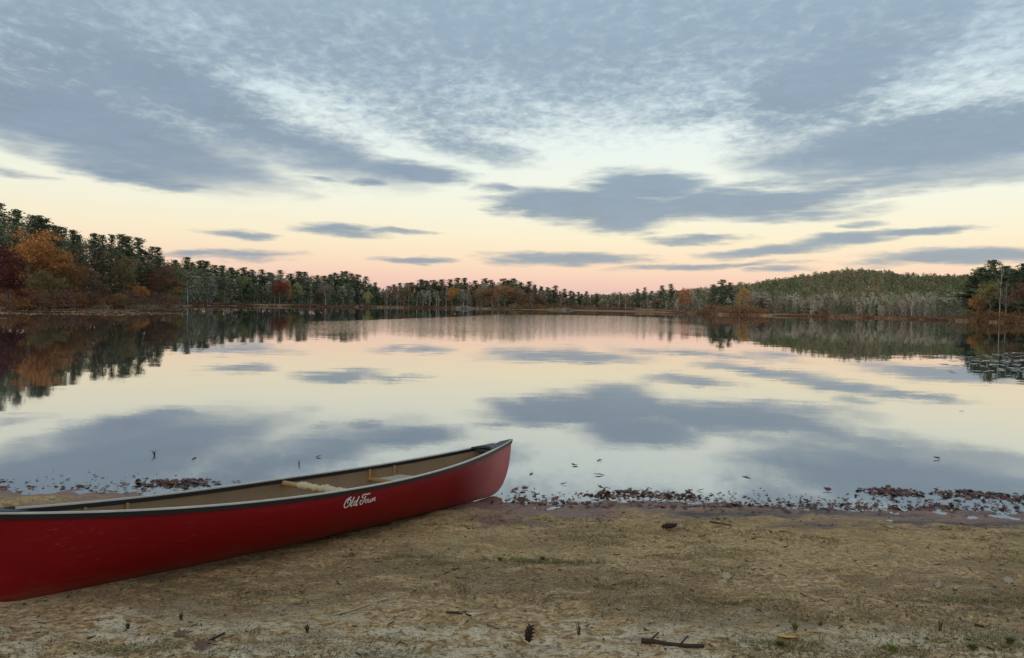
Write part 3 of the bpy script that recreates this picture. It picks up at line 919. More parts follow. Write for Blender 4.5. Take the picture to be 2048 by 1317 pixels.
def sand_mat(gg):
    p = wpos(gg); x, y, z = gg.sep(p)
    flat = gg.comb(x, y, 0.0)
    n0 = gg.noise(gg.mapping(flat, scale=(0.8, 1.5, 1)), 0.9, 4.0, 0.55)
    n1 = gg.noise(gg.mapping(flat, scale=(1, 1.9, 1)), 3.6, 5.0, 0.65, 0.5)
    n2 = gg.noise(gg.mapping(flat, scale=(1, 1.6, 1)), 17.0, 5.0, 0.70, 0.4)
    crumb = gg.noise(gg.mapping(flat, scale=(1, 1.35, 1)), 58.0, 4.0, 0.72, 0.8)
    n3 = gg.noise(flat, 210.0, 2.0, 0.7)
    col = gg.mix(gg.sstep(n2, 0.34, 0.66), (0.30, 0.175, 0.068), (0.80, 0.55, 0.255))
    # crusts of paler dry sand
    pale = gg.sstep(n1 * 0.6 + n2 * 0.2 + n0 * 0.3 - gg.sstep(y, 3.7, 4.7) * 0.11, 0.50, 0.59)
    col = gg.mix(pale * 0.85, col, (0.90, 0.74, 0.46))
    # thin dry thatch and algae
    thatch = gg.sstep(n0 * 0.5 + n1 * 0.3 + n2 * 0.2 + gg.sstep(y, 3.9, 4.4) * gg.sstep(y, 5.3, 4.8) * 0.05, 0.51, 0.57)
    col = gg.mix(thatch * 0.7, col, gg.mix(crumb, (0.12, 0.068, 0.028), (0.38, 0.235, 0.10)))
    moss = gg.sstep(gg.noise(gg.mapping(flat, loc=(3, 7, 0), scale=(1, 1.7, 1)), 1.7, 5.0, 0.68), 0.55, 0.66)
    col = gg.mix(moss * 0.75 * gg.sstep(n2, 0.38, 0.6), col, gg.mix(crumb, (0.07, 0.065, 0.015), (0.24, 0.21, 0.06)))
    # crumbs of bark, pits and grit
    col = gg.mix(gg.sstep(crumb, 0.475, 0.37) * 0.85, col, (0.085, 0.048, 0.022))
    col = gg.mix(gg.sstep(crumb, 0.57, 0.68) * 0.6, col, (0.95, 0.80, 0.55))
    col = gg.mix(gg.sstep(n3, 0.58, 0.70) * 0.45, col, (0.12, 0.075, 0.035))
    warm = gg.sstep(y, 4.8, 6.0) * 0.3
    col = gg.mix(warm, col, gg.mix(n2 * 0.5 + crumb * 0.5, (0.25, 0.155, 0.05), (0.86, 0.60, 0.24)))
    # damp ground near the water, darkest in muddy streaks on the right
    wn = gg.noise(gg.mapping(flat, scale=(0.5, 2.6, 1)), 1.6, 4.0, 0.6)
    wet = gg.sstep(z + (wn - 0.5) * -0.075, 0.050, 0.010)
    mud = gg.sstep(wn, 0.42, 0.62) * gg.sstep(x, 0.2, 2.2)
    dark = gg.mix(mud, gg.mix(n2, (0.15, 0.075, 0.05), (0.46, 0.28, 0.20)), (0.11, 0.085, 0.07))
    col = gg.mix(wet, col, dark)
    h = n2 * 0.5 + n1 * 0.6 + crumb * 0.26 + n3 * 0.08
    col = gg.vmath('MULTIPLY', col, (1.02, 1.0, 1.08))
    rough = 0.95 - wet * 0.45
    return principled(gg, col, rough, 0.2, bump(gg, h, 1.0, 0.05))


obj('beach', mesh_np('beach', np.stack([X, Y, Zb], -1).reshape(-1, 3), FB, [material('beach_sand', sand_mat)], smooth=True), kind='structure')


def ground_at(px, py):
    """beach point seen at a place in the photograph"""
    z = 0.1
    for _ in range(8):
        w = on_level(px, py, z); z = float(beach_z(w.x, w.y))
    return Vector((w.x, w.y, max(z, 0.0)))


# ------------------------------------------------------------------ canoe
CL, CB, S0, S1, EX, EY = 4.864, 0.415, 0.374, 0.519, 1.848, 2.293
canoe = obj('canoe', None, None, 'red open canoe with tan inside pulled up on the sand', 'canoe', loc=(-1.456, 5.707, 0.125))
canoe.rotation_euler = (Matrix.Rotation(0.917, 3, 'Z') @ Matrix.Rotation(0.053, 3, 'Y') @ Matrix.Rotation(-0.063, 3, 'X')).to_euler()
CM = (Matrix.Translation(canoe.location) @ canoe.rotation_euler.to_matrix().to_4x4())


def c_half(t): return CB * (1 - np.abs(t) ** EX) + 0.006
def c_sheer(t): return S0 + (S1 - S0) * np.abs(t) ** EY


def c_keel(t):
    e = (1 - np.abs(t)) * CL / 2
    a = 0.40
    q = np.clip((a - e) / a, 0, 1)
    stem = 0.54 * (1 - np.clip(1 - q ** 2.6, 0, 1) ** (1 / 2.2))
    return np.minimum(-0.04 + 0.04 * np.abs(t) ** 3 + stem, c_sheer(t) - 0.004)


def c_side(t, z, inset=0.0):
    """half breadth of the hull at height z"""
    k, s = c_keel(t), c_sheer(t)
    n = 1.75 - 0.35 * np.clip((np.abs(t) - 0.35) / 0.65, 0, 1)
    q = np.clip((s - z) / (s - k), 0, 1)
    w = c_half(t) * np.clip(1 - q ** n, 0, 1) ** (1 / n)
    w = w * (1 + 0.07 * np.sin(np.clip(q, 0, 1) * math.pi) * (1 - np.abs(t) ** 2))   # slight tumblehome
    return np.maximum(w - inset, 0.0)


def c_world(t, y, z): return CM @ Vector((t * CL / 2, y, z))


def c_px(t, side):
    w = c_world(t, side * float(c_half(t)), float(c_sheer(t))) - Vector((0, 0, CAM_H))
    return 1024 + F_PX * w.dot(rt) / w.dot(fwd)


def t_of(px, side):
    tt = np.linspace(-1, 1, 800)
    return float(np.interp(px, [c_px(t, side) for t in tt], tt))


def hull_mesh(name, inset, mats):
    th = np.concatenate([[-1, -0.9985, -0.995], np.linspace(-0.99, -0.83, 22), np.linspace(-0.81, 0.81, 50), np.linspace(0.83, 0.99, 22), [0.995, 0.9985, 1]])
    m_ = 22
    verts = []
    for t in th:
        k, s = float(c_keel(t)) + inset, float(c_sheer(t))
        k = min(k, s - 0.002)
        q = (1 - np.cos(np.linspace(0, math.pi / 2, m_))) # keel to sheer, dense at the bilge
        zz = k + (s - k) * np.linspace(0, 1, m_) ** 1.7
        ww = c_side(t, zz - (0 if inset == 0 else 0), inset)
        if inset: ww = np.maximum(c_side(t, np.maximum(zz - inset * 0.3, k - inset)) - inset, 0.0); ww[0] = 0
        for sgn in (-1, 1):
            for i in range(m_):
                verts.append((t * CL / 2, sgn * ww[i], zz[i]))
    n = 2 * m_; faces = []
    for i in range(len(th) - 1):
        for sgn in range(2):
            for j in range(m_ - 1):
                a, b = i * n + sgn * m_ + j, i * n + sgn * m_ + j + 1
                c, d_ = a + n, b + n
                faces.append((a, c, d_, b) if (sgn == 0) != (inset > 0) else (a, b, d_, c))
    me = mesh_np(name, verts, faces, mats, smooth=True)
    return me


def red_mat(gg):
    o = ocoord(gg); x, y, z = gg.sep(o)
    n = gg.noise(o, 3.0, 4.0, 0.6)
    sc = gg.noise(gg.mapping(o, scale=(1.2, 6, 14)), 3.0, 5.0, 0.75)
    fn = gg.noise(o, 90.0, 2.0, 0.6)
    col = gg.mix(n, (0.20, 0.003, 0.006), (0.27, 0.005, 0.008))
    # reflected sky painted into the red, paler towards the bow
    bow_sheen = gg.sstep(x, 1.25, 2.3) * (0.35 + n * 0.6)
    col = gg.mix(bow_sheen * 0.8, col, (0.85, 0.30, 0.26))
    col = gg.mix(gg.sstep(sc, 0.60, 0.72) * 0.35, col, (0.40, 0.09, 0.08))
    scr = gg.noise(gg.mapping(o, rot=(0, 0.12, 0), scale=(0.9, 10, 60)), 4.0, 3.0, 0.6)
    col = gg.mix(gg.sstep(scr, 0.66, 0.72) * gg.sstep(n, 0.35, 0.6) * 0.5, col, (0.50, 0.20, 0.18))
    grime = gg.sstep(z, 0.10, -0.02) * gg.sstep(sc, 0.35, 0.65)
    col = gg.mix(grime * 0.5, col, (0.16, 0.11, 0.07))
    rough = 0.46 + (n - 0.5) * 0.2 + (sc - 0.5) * 0.2
    return principled(gg, col, rough, 0.2, bump(gg, fn * 0.5 + n, 0.06, 0.01))


M_RED = material('canoe_red', red_mat)
M_TAN = simple('canoe_tan', (0.29, 0.19, 0.105), 0.75, 0.2, 0.25, 6.0)
M_BLACK = simple('black_vinyl', (0.014, 0.014, 0.016), 0.42, 0.35, 0.3, 5.0)
M_PALE = simple('rail_top_sheen', (0.62, 0.58, 0.51), 0.45, 0.4, 0.3, 9.0)  # pale colour for the sky glare on the black rail
M_WOOD = simple('ash_wood', (0.40, 0.22, 0.085), 0.5, 0.4, 0.25, 14.0)
M_CANE = simple('seat_webbing', (0.42, 0.37, 0.29), 0.7, 0.2, 0.25, 40.0)
M_PAD2 = simple('pad_cloth', (0.52, 0.44, 0.28), 0.95, 0.1, 0.22, 25.0)
M_DECK = simple('deck_plastic', (0.045, 0.047, 0.050), 0.5, 0.4, 0.3, 12.0)
M_WHITE = simple('white_print', (0.80, 0.76, 0.74), 0.6, 0.3, 0.08, 30.0)
M_FADED = simple('faded_print', (0.42, 0.22, 0.20), 0.7, 0.2, 0.3, 60.0)
hull = obj('hull', hull_mesh('hull', 0.0, [M_RED]), canoe, 'red outer hull with sky sheen painted in towards the bow')
obj('hull_lining', hull_mesh('hull_lining', 0.009, [M_TAN]), canoe, 'tan inner lining of the hull')
t_g = np.concatenate([np.linspace(-0.997, -0.8, 20), np.linspace(-0.78, 0.78, 60), np.linspace(0.8, 0.997, 20)])
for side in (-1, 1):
    for nm, y0, y1, z0, z1, mt in (('gunwale', -0.012, 0.013, -0.026, 0.002, M_BLACK), ('rail_sheen', -0.010, 0.0115, 0.002, 0.012, M_PALE)):  # the pale top strip paints sky glare along the black gunwale
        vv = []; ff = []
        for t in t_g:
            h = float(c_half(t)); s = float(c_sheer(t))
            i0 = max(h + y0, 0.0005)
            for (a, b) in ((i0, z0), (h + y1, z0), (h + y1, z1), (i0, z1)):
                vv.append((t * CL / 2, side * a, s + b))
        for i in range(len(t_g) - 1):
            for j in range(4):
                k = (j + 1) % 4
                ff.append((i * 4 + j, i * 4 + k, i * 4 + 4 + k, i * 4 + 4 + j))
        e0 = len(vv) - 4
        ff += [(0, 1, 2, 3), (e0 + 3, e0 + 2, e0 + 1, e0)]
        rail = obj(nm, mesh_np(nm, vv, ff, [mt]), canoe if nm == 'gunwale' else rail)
for end in (-1, 1):
    dl = 0.40 if end > 0 else 0.27
    tt = 1 - np.linspace(dl, -0.012, 16) * 2 / CL
    vv = []; ff = []; nc = 9
    for i, t in enumerate(tt):
        tc_ = min(t, 0.9995)
        h = float(c_half(tc_)) + 0.006; s = float(c_sheer(tc_)) + 0.011
        if t > 0.9995: h = 0.012
        for j in range(nc):
            q = -1 + 2 * j / (nc - 1)
            dxx = -0.09 * q * q if i < 5 else 0           # hollowed rear edge
            x_ = end * (t * CL / 2 + dxx * (1 - i / 5) * -1 * -1)
            vv.append((x_, q * h, s + 0.012 * (1 - q * q) * min(1, h / 0.06)))
    for i in range(len(tt) - 1):
        for j in range(nc - 1):
            a = i * nc + j
            ff.append((a, a + nc, a + nc + 1, a + 1) if end < 0 else (a, a + 1, a + nc + 1, a + nc))
    n0 = len(vv)
    vv += [(x, y, z - 0.022) for (x, y, z) in vv]
    ff += [tuple(n0 + q for q in reversed(f)) for f in ff]
    per = [j for j in range(nc)] + [i * nc + nc - 1 for i in range(1, len(tt))] + [(len(tt) - 1) * nc + j for j in range(nc - 2, -1, -1)] + [i * nc for i in range(len(tt) - 2, 0, -1)]
    for a, b in zip(per, per[1:] + per[:1]): ff.append((a, b, n0 + b, n0 + a))
    dk = obj('deck_plate', mesh_np('deck_plate', vv, ff, [M_DECK]), canoe, 'dark grey moulded deck cap at the %s' % ('bow' if end > 0 else 'stern'))
    b = MB()
    t_h = 1 - (dl + 0.02) * 2 / CL
    b.box((end * (t_h * CL / 2), 0, float(c_sheer(t_h)) - 0.02), (0.035, 2 * float(c_half(t_h)) - 0.03, 0.02))
    obj('carry_handle', b.mesh('carry_handle', [M_DECK]), dk)
    if end > 0:
        b = MB(); xt = (1 - 0.25 * 2 / CL) * CL / 2
        zt = float(c_sheer(xt * 2 / CL)) + 0.026
        b.add([(xt - 0.03, -0.018, zt - 0.004), (xt + 0.045, -0.018, zt + 0.008), (xt + 0.045, 0.03, zt + 0.008), (xt - 0.03, 0.03, zt - 0.004)], [(0, 1, 2, 3)])
        obj('sticker', b.mesh('sticker', [M_WHITE]), dk, 'small white sticker on the bow deck')


def seat(t0, t1):
    s = obj('seat', None, canoe)
    xa, xb = t0 * CL / 2, t1 * CL / 2
    zs = float(c_sheer((t0 + t1) / 2)) - 0.105
    fr = MB()
    for t in (t0, t1):
        w = float(c_side(t, zs)) - 0.012
        fr.box((t * CL / 2, 0, zs), (0.034, 2 * w, 0.022))
    wi = min(float(c_side(t0, zs)), float(c_side(t1, zs))) - 0.11
    for sg in (-1, 1): fr.box(((xa + xb) / 2, sg * wi, zs), (abs(xb - xa) - 0.034, 0.03, 0.021))
    obj('seat_frame', fr.mesh('seat_frame', [M_WOOD]), s)
    cn = MB()
    n = 14
    for i in range(n):
        x = xa + (xb - xa) * (i + 0.5) / n
        cn.box((x, 0, zs + 0.012 + 0.002 * (i % 2)), (abs(xb - xa) / n * 0.9, 2 * wi + 0.02, 0.005))
    obj('seat_webbing', cn.mesh('seat_webbing', [M_CANE]), s)
    for t in (t0, t1):
        for sg in (-1, 1):
            h = MB(); yy = sg * (float(c_half(t)) - 0.022)
            h.tube([(t * CL / 2, yy, zs + 0.011), (t * CL / 2, yy, float(c_sheer(t)) - 0.02)], [0.011, 0.011], 8)
            obj('seat_hanger', h.mesh('seat_hanger', [M_WOOD]), s)


ta, tb = t_of(737, 1), t_of(786, 1)
seat(ta, tb)
tc0, tc1 = t_of(168, 1), t_of(252, 1)
seat(tc0, tc1)
ty = t_of(566, 1)
yk = MB(); wY = float(c_half(ty)) - 0.012; zY = float(c_sheer(ty)) - 0.03
uu = np.linspace(-1, 1, 15)
yk.tube([(ty * CL / 2 - 0.03 * math.cos(u * math.pi) * (1 if abs(u) < 0.5 else 0), u * wY, zY) for u in uu], [0.017 + 0.006 * abs(u) for u in uu], 8)
yoke = obj('carrying_yoke', yk.mesh('carrying_yoke', [M_WOOD], True), canoe, 'wooden thwart with a cream cloth pad tied round it')
pd = MB(); rr = np.random.default_rng(3)
uu = np.linspace(-0.85, 0.5, 26)
pd.tube([(ty * CL / 2 - 0.02 * math.cos(u * 2), u * wY, zY + 0.008 + rr.normal() * 0.003) for u in uu],
        [(0.027 + rr.normal() * 0.004) * (0.75 if i in (0, 25) else 1) * (1.08 if 5 < i < 12 else 1) for i, u in enumerate(uu)], 14)
obj('cloth_pad', pd.mesh('cloth_pad', [M_PAD2], True), yoke)

# script lettering on the near side, laid on the hull
STROKES = [
    ([(705, 408), (640, 440), (560, 500), (505, 590), (490, 680), (530, 745), (600, 720), (660, 640), (690, 540), (668, 480), (630, 485), (592, 545), (590, 615)], 32),
    ([(795, 410), (760, 500), (725, 600), (703, 675), (722, 702), (762, 672)], 36),
    ([(890, 525), (845, 540), (803, 600), (797, 660), (832, 672), (870, 620), (893, 545)], 30),
    ([(958, 388), (922, 490), (892, 590), (876, 660), (902, 682), (934, 640)], 36),
    ([(1345, 300), (1225, 322), (1115, 338), (1070, 380), (1076, 440), (1122, 418)], 34),
    ([(1192, 375), (1160, 460), (1130, 540), (1100, 612), (1060, 652), (1020, 630), (1010, 570), (1040, 520), (1080, 532)], 34),
    ([(1242, 482), (1203, 503), (1187, 560), (1212, 602), (1247, 580), (1267, 525), (1242, 482)], 28),
    ([(1302, 468), (1290, 540), (1311, 582), (1346, 560), (1373, 480), (1362, 550), (1386, 577), (1421, 530), (1432, 450)], 28),
    ([(1456, 448), (1442, 552), (1468, 490), (1512, 430), (1532, 442), (1513, 500), (1522, 537), (1558, 508)], 28)]


def spline(P, n=8):
    P = np.array(P, float); Q = np.vstack([2 * P[0] - P[1], P, 2 * P[-1] - P[-2]]); out = []
    for i in range(1, len(Q) - 2):
        for s in np.linspace(0, 1, n, endpoint=False):
            a, b, c, e = Q[i - 1], Q[i], Q[i + 1], Q[i + 2]
            out.append(0.5 * (2 * b + (c - a) * s + (2 * a - 5 * b + 4 * c - e) * s * s + (3 * b - a - 3 * c + e) * s ** 3))
    out.append(P[-1]); return np.array(out)


L0, L1 = t_of(688, -1), t_of(752, -1)


def on_hull(cx, cy):
    t = L0 + (cx / 17.07 + 660 - 688) / 64.0 * (L1 - L0)
    v = (cy - (320 - 0.168 * cx)) / 17.07 * 0.00405
    z = float(c_sheer(t)) - v
    return (t * CL / 2, -(float(c_side(t, z)) + 0.0025), z)


lt = MB()
for pts, wd in STROKES:
    q = spline(pts); dv = np.gradient(q, axis=0); dv /= np.linalg.norm(dv, axis=1)[:, None] + 1e-9
    nr = np.stack([-dv[:, 1], dv[:, 0]], -1) * wd * 0.5
    vv = [on_hull(*(a + b)) for a, b in zip(q, nr)] + [on_hull(*(a - b)) for a, b in zip(q, nr)]
    n = len(q)
    lt.add(vv, [(i, i + 1, n + i + 1, n + i) for i in range(n - 1)])
obj('lettering', lt.mesh('lettering', [M_WHITE]), canoe, 'white script lettering Old Town below the near gunwale')
ft = MB(); rr = np.random.default_rng(12)
f0, f1 = t_of(951, -1), t_of(988, -1)
for i in range(13):
    if i in (9,): continue
    ta_ = f0 + (f1 - f0) * i / 13; tb_ = ta_ + (f1 - f0) / 13 * 0.66
    for (a, b, z0, z1) in ((ta_, ta_ + (tb_ - ta_) * 0.3, 0.038, 0.066), (ta_, tb_, 0.038, 0.045), (tb_ - (tb_ - ta_) * 0.3, tb_, rr.choice([0.038, 0.052]), 0.066), (ta_, tb_, 0.060, 0.066))[:rr.integers(3, 5)]:
        vv = []
        for t, z in ((a, z1), (b, z1), (b, z0), (a, z0)):
            zz = float(c_sheer(t)) - z
            vv.append((t * CL / 2, -(float(c_side(t, zz)) + 0.002 + 0.0004 * (i % 2)), zz))
        ft.add(vv, [(0, 1, 2, 3)])
obj('faded_lettering', ft.mesh('faded_lettering', [M_FADED]), canoe, 'worn grey model lettering under the bow rail', kind='stuff')

# ------------------------------------------------------------------ leaves
LOBED = np.array([(0, -0.5), (0.10, -0.28), (0.38, -0.36), (0.30, -0.12), (0.50, 0.02), (0.28, 0.10), (0.30, 0.34), (0.12, 0.26), (0, 0.55),
                  (-0.12, 0.26), (-0.30, 0.34), (-0.28, 0.10), (-0.50, 0.02), (-0.30, -0.12), (-0.38, -0.36), (-0.10, -0.28)])
OVAL = np.array([(0, -0.55), (0.13, -0.35), (0.21, -0.1), (0.20, 0.15), (0.12, 0.38), (0, 0.55), (-0.12, 0.38), (-0.20, 0.15), (-0.21, -0.1), (-0.13, -0.35)])


def leaf_geo(shape, size, curl, r, stem=True):
    s = np.array(shape) * size * (1 + r.normal(size=(len(shape), 1)) * 0.05)
    z = curl * size * (s[:, 0] ** 2 * 2.2 + 0.9 * np.maximum(s[:, 1], 0) ** 2) / size ** 2 + r.normal(size=len(s)) * 0.02 * size
    v = np.vstack([[0, 0, 0.0], np.column_stack([s, z])])
    n = len(s)
    return v, np.array([(0, i, i % n + 1) for i in range(1, n + 1)])


def rotm(r, tilt):
    a = r.uniform(0, 6.28)
    return np.array((Matrix.Rotation(a, 3, 'Z') @ Matrix.Rotation(r.normal() * tilt, 3, 'X') @ Matrix.Rotation(r.normal() * tilt, 3, 'Y')))


LEAF_C = [(0.11, 0.055, 0.038), (0.16, 0.075, 0.048), (0.075, 0.038, 0.030), (0.24, 0.14, 0.085), (0.13, 0.036, 0.027), (0.34, 0.26, 0.20), (0.045, 0.033, 0.030)]
M_DEAD = [simple('dead_leaf_%d' % i, c, 0.6, 0.35, 0.35, 30.0) for i, c in enumerate(LEAF_C)]
r = np.random.default_rng(77)
lb = MB()


def drop(px, py, size, tilt, mi, lift=0.0):
    w = on_level(px, py, 0.0)
    z = max(float(beach_z(w.x, w.y)), 0.0)
    v, f = leaf_geo(LOBED if r.random() < 0.6 else OVAL, size, r.uniform(-0.25, 0.4), r)
    lb.add(v @ rotm(r, tilt).T + np.array([w.x, w.y, z + 0.006 + lift]), f, mi)


for cx, cy, hw, hh, n, lf in [(365, 966, 45, 7, 130, 0.035), (330, 972, 40, 4, 30, 0.0), (1265, 988, 46, 7, 110, 0.035), (1350, 993, 34, 6, 45, 0.015), (1772, 984, 26, 7, 90, 0.045),
                              (1815, 990, 22, 4, 30, 0.02), (1915, 988, 34, 7, 60, 0.03), (1985, 992, 40, 6, 70, 0.025), (2040, 999, 24, 4, 40, 0.015), (1060, 999, 30, 4, 14, 0.005),
                              (1205, 991, 12, 6, 22, 0.03), (1600, 1010, 80, 5, 34, 0.0), (90, 975, 60, 2, 16, 0.0), (1850, 1016, 110, 5, 60, 0.0),
                              (1700, 1019, 60, 3, 30, 0.0), (1400, 1016, 120, 3, 60, 0.0), (1130, 1008, 80, 3, 50, 0.0)]:
    for _ in range(n):
        q = r.normal(size=2)
        dist = np.hypot(*q)
        drop(cx + q[0] * hw, cy + q[1] * hh * 0.5, r.uniform(0.03, 0.09), 0.3, r.choice([0, 1, 2, 3, 4, 6], p=[.26, .26, .14, .1, .18, .06]), lf * max(0, 1 - dist / 1.6) * r.random())
for _ in range(1300):                                     # thin scatter along the water's edge
    px = r.uniform(1000, 2060) if r.random() < 0.87 else r.uniform(-10, 420)
    base = 998 if px > 900 else 968
    drop(px, base + 4 + r.normal() * 11 + (px - 1024) * 0.012 * (px > 900), r.gamma(3.0, 0.009) + 0.006, 0.2, r.choice([0, 1, 2, 3, 4, 5], p=[.22, .26, .1, .2, .12, .1]))
obj('leaf_litter', lb.mesh('leaf_litter', M_DEAD), None, 'sodden brown leaf litter heaped along the water edge', 'leaf litter', kind='stuff')

# single leaves and scraps one can point to
LEAVES = [  # px, py, size, shape, colour, tilt, label
    (1573, 1277, 0.10, 0, (0.62, 0.36, 0.08), 0.1, 'yellow leaf lying flat on the sand at lower right'),
    (1452, 1156, 0.075, 1, (0.38, 0.31, 0.20), 0.25, 'cream curled leaf in the middle of the beach'),
    (1357, 1058, 0.075, 1, (0.50, 0.42, 0.28), 0.3, 'pale tan leaf right of the dark pine cone near the water'),
    (1781, 1057, 0.07, 0, (0.55, 0.50, 0.42), 0.1, 'whitish leaf on the wet mud at right'),
    (1779, 1044, 0.06, 0, (0.50, 0.44, 0.38), 0.1, 'small pale leaf just above the whitish leaf on the mud'),
    (2016, 1167, 0.065, 1, (0.36, 0.30, 0.22), 0.7, 'whitish upturned leaf near the right edge'),
    (1876, 1174, 0.07, 0, (0.34, 0.26, 0.16), 0.2, 'buff leaf left of the whitish upturned leaf'),
    (401, 1297, 0.08, 1, (0.15, 0.075, 0.045), 0.5, 'curled brown leaf near the lower left'),
    (362, 1274, 0.075, 1, (0.14, 0.085, 0.06), 0.2, 'flat dull brown leaf left of the curled brown leaf'),
    (1180, 1271, 0.035, 0, (0.30, 0.11, 0.05), 0.6, 'small orange red leaf scrap beside the grass tuft'),
    (1300, 1248, 0.045, 1, (0.55, 0.48, 0.38), 0.4, 'pale scrap of leaf above the dark stick'),
    (705, 1113, 0.07, 1, (0.30, 0.22, 0.15), 0.5, 'brown leaf on edge just below the canoe hull'),
    (812, 1092, 0.065, 1, (0.42, 0.33, 0.22), 0.3, 'light brown leaf on the sand right of the lettering'),
    (968, 1119, 0.055, 0, (0.05, 0.035, 0.025), 0.5, 'small dark scrap of leaf in the middle of the beach'),
    (843, 1258, 0.055, 1, (0.40, 0.33, 0.24), 0.4, 'curled pale leaf low in the middle foreground'),
    (604, 1186, 0.06, 0, (0.40, 0.30, 0.22), 0.3, 'pinkish leaf on the sand below the hull'),
    (1030, 990, 0.10, 1, (0.16, 0.085, 0.05), 0.7, 'big brown leaf standing at the water edge right of the bow'),
    (1050, 988, 0.08, 1, (0.14, 0.06, 0.04), 0.8, 'reddish leaf standing next to the big brown leaf'),
    (1206, 988, 0.13, 1, (0.13, 0.08, 0.06), 0.5, 'humped brown leaf at the left end of the middle leaf heap'),
    (1378, 990, 0.10, 1, (0.13, 0.075, 0.06), 0.8, 'dark leaf standing at the right end of the middle leaf heap'),
    (1400, 990, 0.07, 0, (0.20, 0.14, 0.11), 0.4, 'oval brown leaf right beside the standing dark leaf'),
    (1655, 993, 0.09, 1, (0.11, 0.030, 0.022), 0.6, 'dark red leaf between the two right hand leaf heaps'),
    (1872, 953, 0.085, 1, (0.15, 0.035, 0.035), 0.9, 'red leaf floating highest above the right leaf heaps'),
    (1148, 956, 0.085, 1, (0.030, 0.022, 0.020), 0.3, 'blackish leaf floating out from the shore right of the bow'),
    (1062, 967, 0.07, 0, (0.25, 0.16, 0.09), 0.2, 'tan leaf floating near the bow'),
    (1126, 981, 0.07, 0, (0.12, 0.085, 0.065), 0.3, 'dark oval leaf floating between the bow and the leaf heap'),
    (1198, 968, 0.11, 0, (0.30, 0.22, 0.18), 0.05, 'pale brown leaf floating flat above the humped leaf'),
    (1198, 950, 0.08, 0, (0.10, 0.085, 0.075), 0.05, 'grey leaf floating farthest out right of the bow'),
    (1492, 973, 0.09, 0, (0.14, 0.10, 0.085), 0.2, 'lone brown leaf floating right of the middle leaf heap'),
    (637, 942, 0.07, 1, (0.03, 0.025, 0.022), 0.4, 'blackish scrap floating just beyond the canoe'),
    (388, 942, 0.09, 0, (0.16, 0.07, 0.055), 0.5, 'pointed red brown leaf beyond the left leaf heap'),
    (1922, 891, 0.09, 0, (0.05, 0.04, 0.035), 0.2, 'dark leaf afloat well out on the water at right'),
]
for px, py, size, shp, c, tilt, lab in LEAVES:
    w = ground_at(px, py)
    v, f = leaf_geo(LOBED if shp else OVAL, size * 1.15, r.uniform(0.1, 0.4), r)
    tilt = min(tilt, 0.35) if py > 1000 else min(tilt, 0.12)
    rm = np.array(Matrix.Rotation(r.uniform(-3, 3) + (1.4 if shp == 0 else 0), 3, 'Z') @ Matrix.Rotation(tilt * r.uniform(0.8, 1.2), 3, 'X') @ Matrix.Rotation(r.normal() * 0.15, 3, 'Y'))
    v = v @ rm.T
    v[:, 2] -= v[:, 2].min() * 0.8
    mt = simple('leaf_' + lab[:20], c, 0.65, 0.3, 0.2, 40.0)
    obj('fallen_leaf', mesh_np('fallen_leaf', v, f, [mt]), None, lab, 'leaf', 'single fallen leaves', loc=(w.x, w.y, w.z + 0.006))

# ------------------------------------------------------------------ sticks, cones, tufts
M_STICK = simple('dark_stick', (0.055, 0.036, 0.026), 0.8, 0.2, 0.4, 40.0)
M_DRY = simple('bleached_stick', (0.42, 0.36, 0.27), 0.85, 0.2, 0.25, 40.0)


def stick(name, pts, rad, mt, lab, cat='stick', twigs=()):
    P = [ground_at(*q) for q in pts]
    b = MB()
    c = P[0].copy()
    cen = sum(P, Vector()) / len(P)
    rr_ = np.linspace(rad, rad * 0.7, len(P))
    b.tube([tuple(q - cen + Vector((0, 0, rad * 0.8))) for q in P], rr_ * (1 + r.normal(size=len(P)) * 0.12), 7)
    o = obj(name, b.mesh(name, [mt], True), None, lab, cat, loc=cen)
    for tw in twigs:
        tb_ = MB(); Q = [ground_at(*q) for q in tw]
        tb_.tube([tuple(q - cen + Vector((0, 0, rad * (0.9 + 2.0 * i)))) for i, q in enumerate(Q)], [rad * 0.5, rad * 0.25], 5)
        obj('twig', tb_.mesh('twig', [mt]), o)
    return o


stick('stick', [(1283, 1286), (1305, 1287), (1335, 1292), (1368, 1296), (1408, 1297)], 0.013, M_STICK, 'thick dark stick lying on the sand at the bottom', twigs=[[(1300, 1286), (1318, 1279)], [(1360, 1295), (1376, 1288)]])
stick('stick', [(668, 1231), (700, 1224), (740, 1210), (765, 1202), (790, 1193)], 0.006, M_DRY, 'long pale twig lying across the sand below the canoe', twigs=[[(755, 1205), (792, 1199)]])
stick('stick', [(893, 1227), (915, 1228), (943, 1234)], 0.007, M_STICK, 'short curled twig in the middle foreground')
stick('stick', [(425, 1281), (438, 1274), (449, 1268)], 0.007, M_STICK, 'short dark twig near the lower left leaves')
stick('stick', [(1950, 1252), (1968, 1256)], 0.008, M_STICK, 'stub of dark stick at the lower right')
stick('stick', [(1420, 1045), (1445, 1050), (1462, 1052)], 0.008, M_STICK, 'dark twig on the wet edge right of centre')


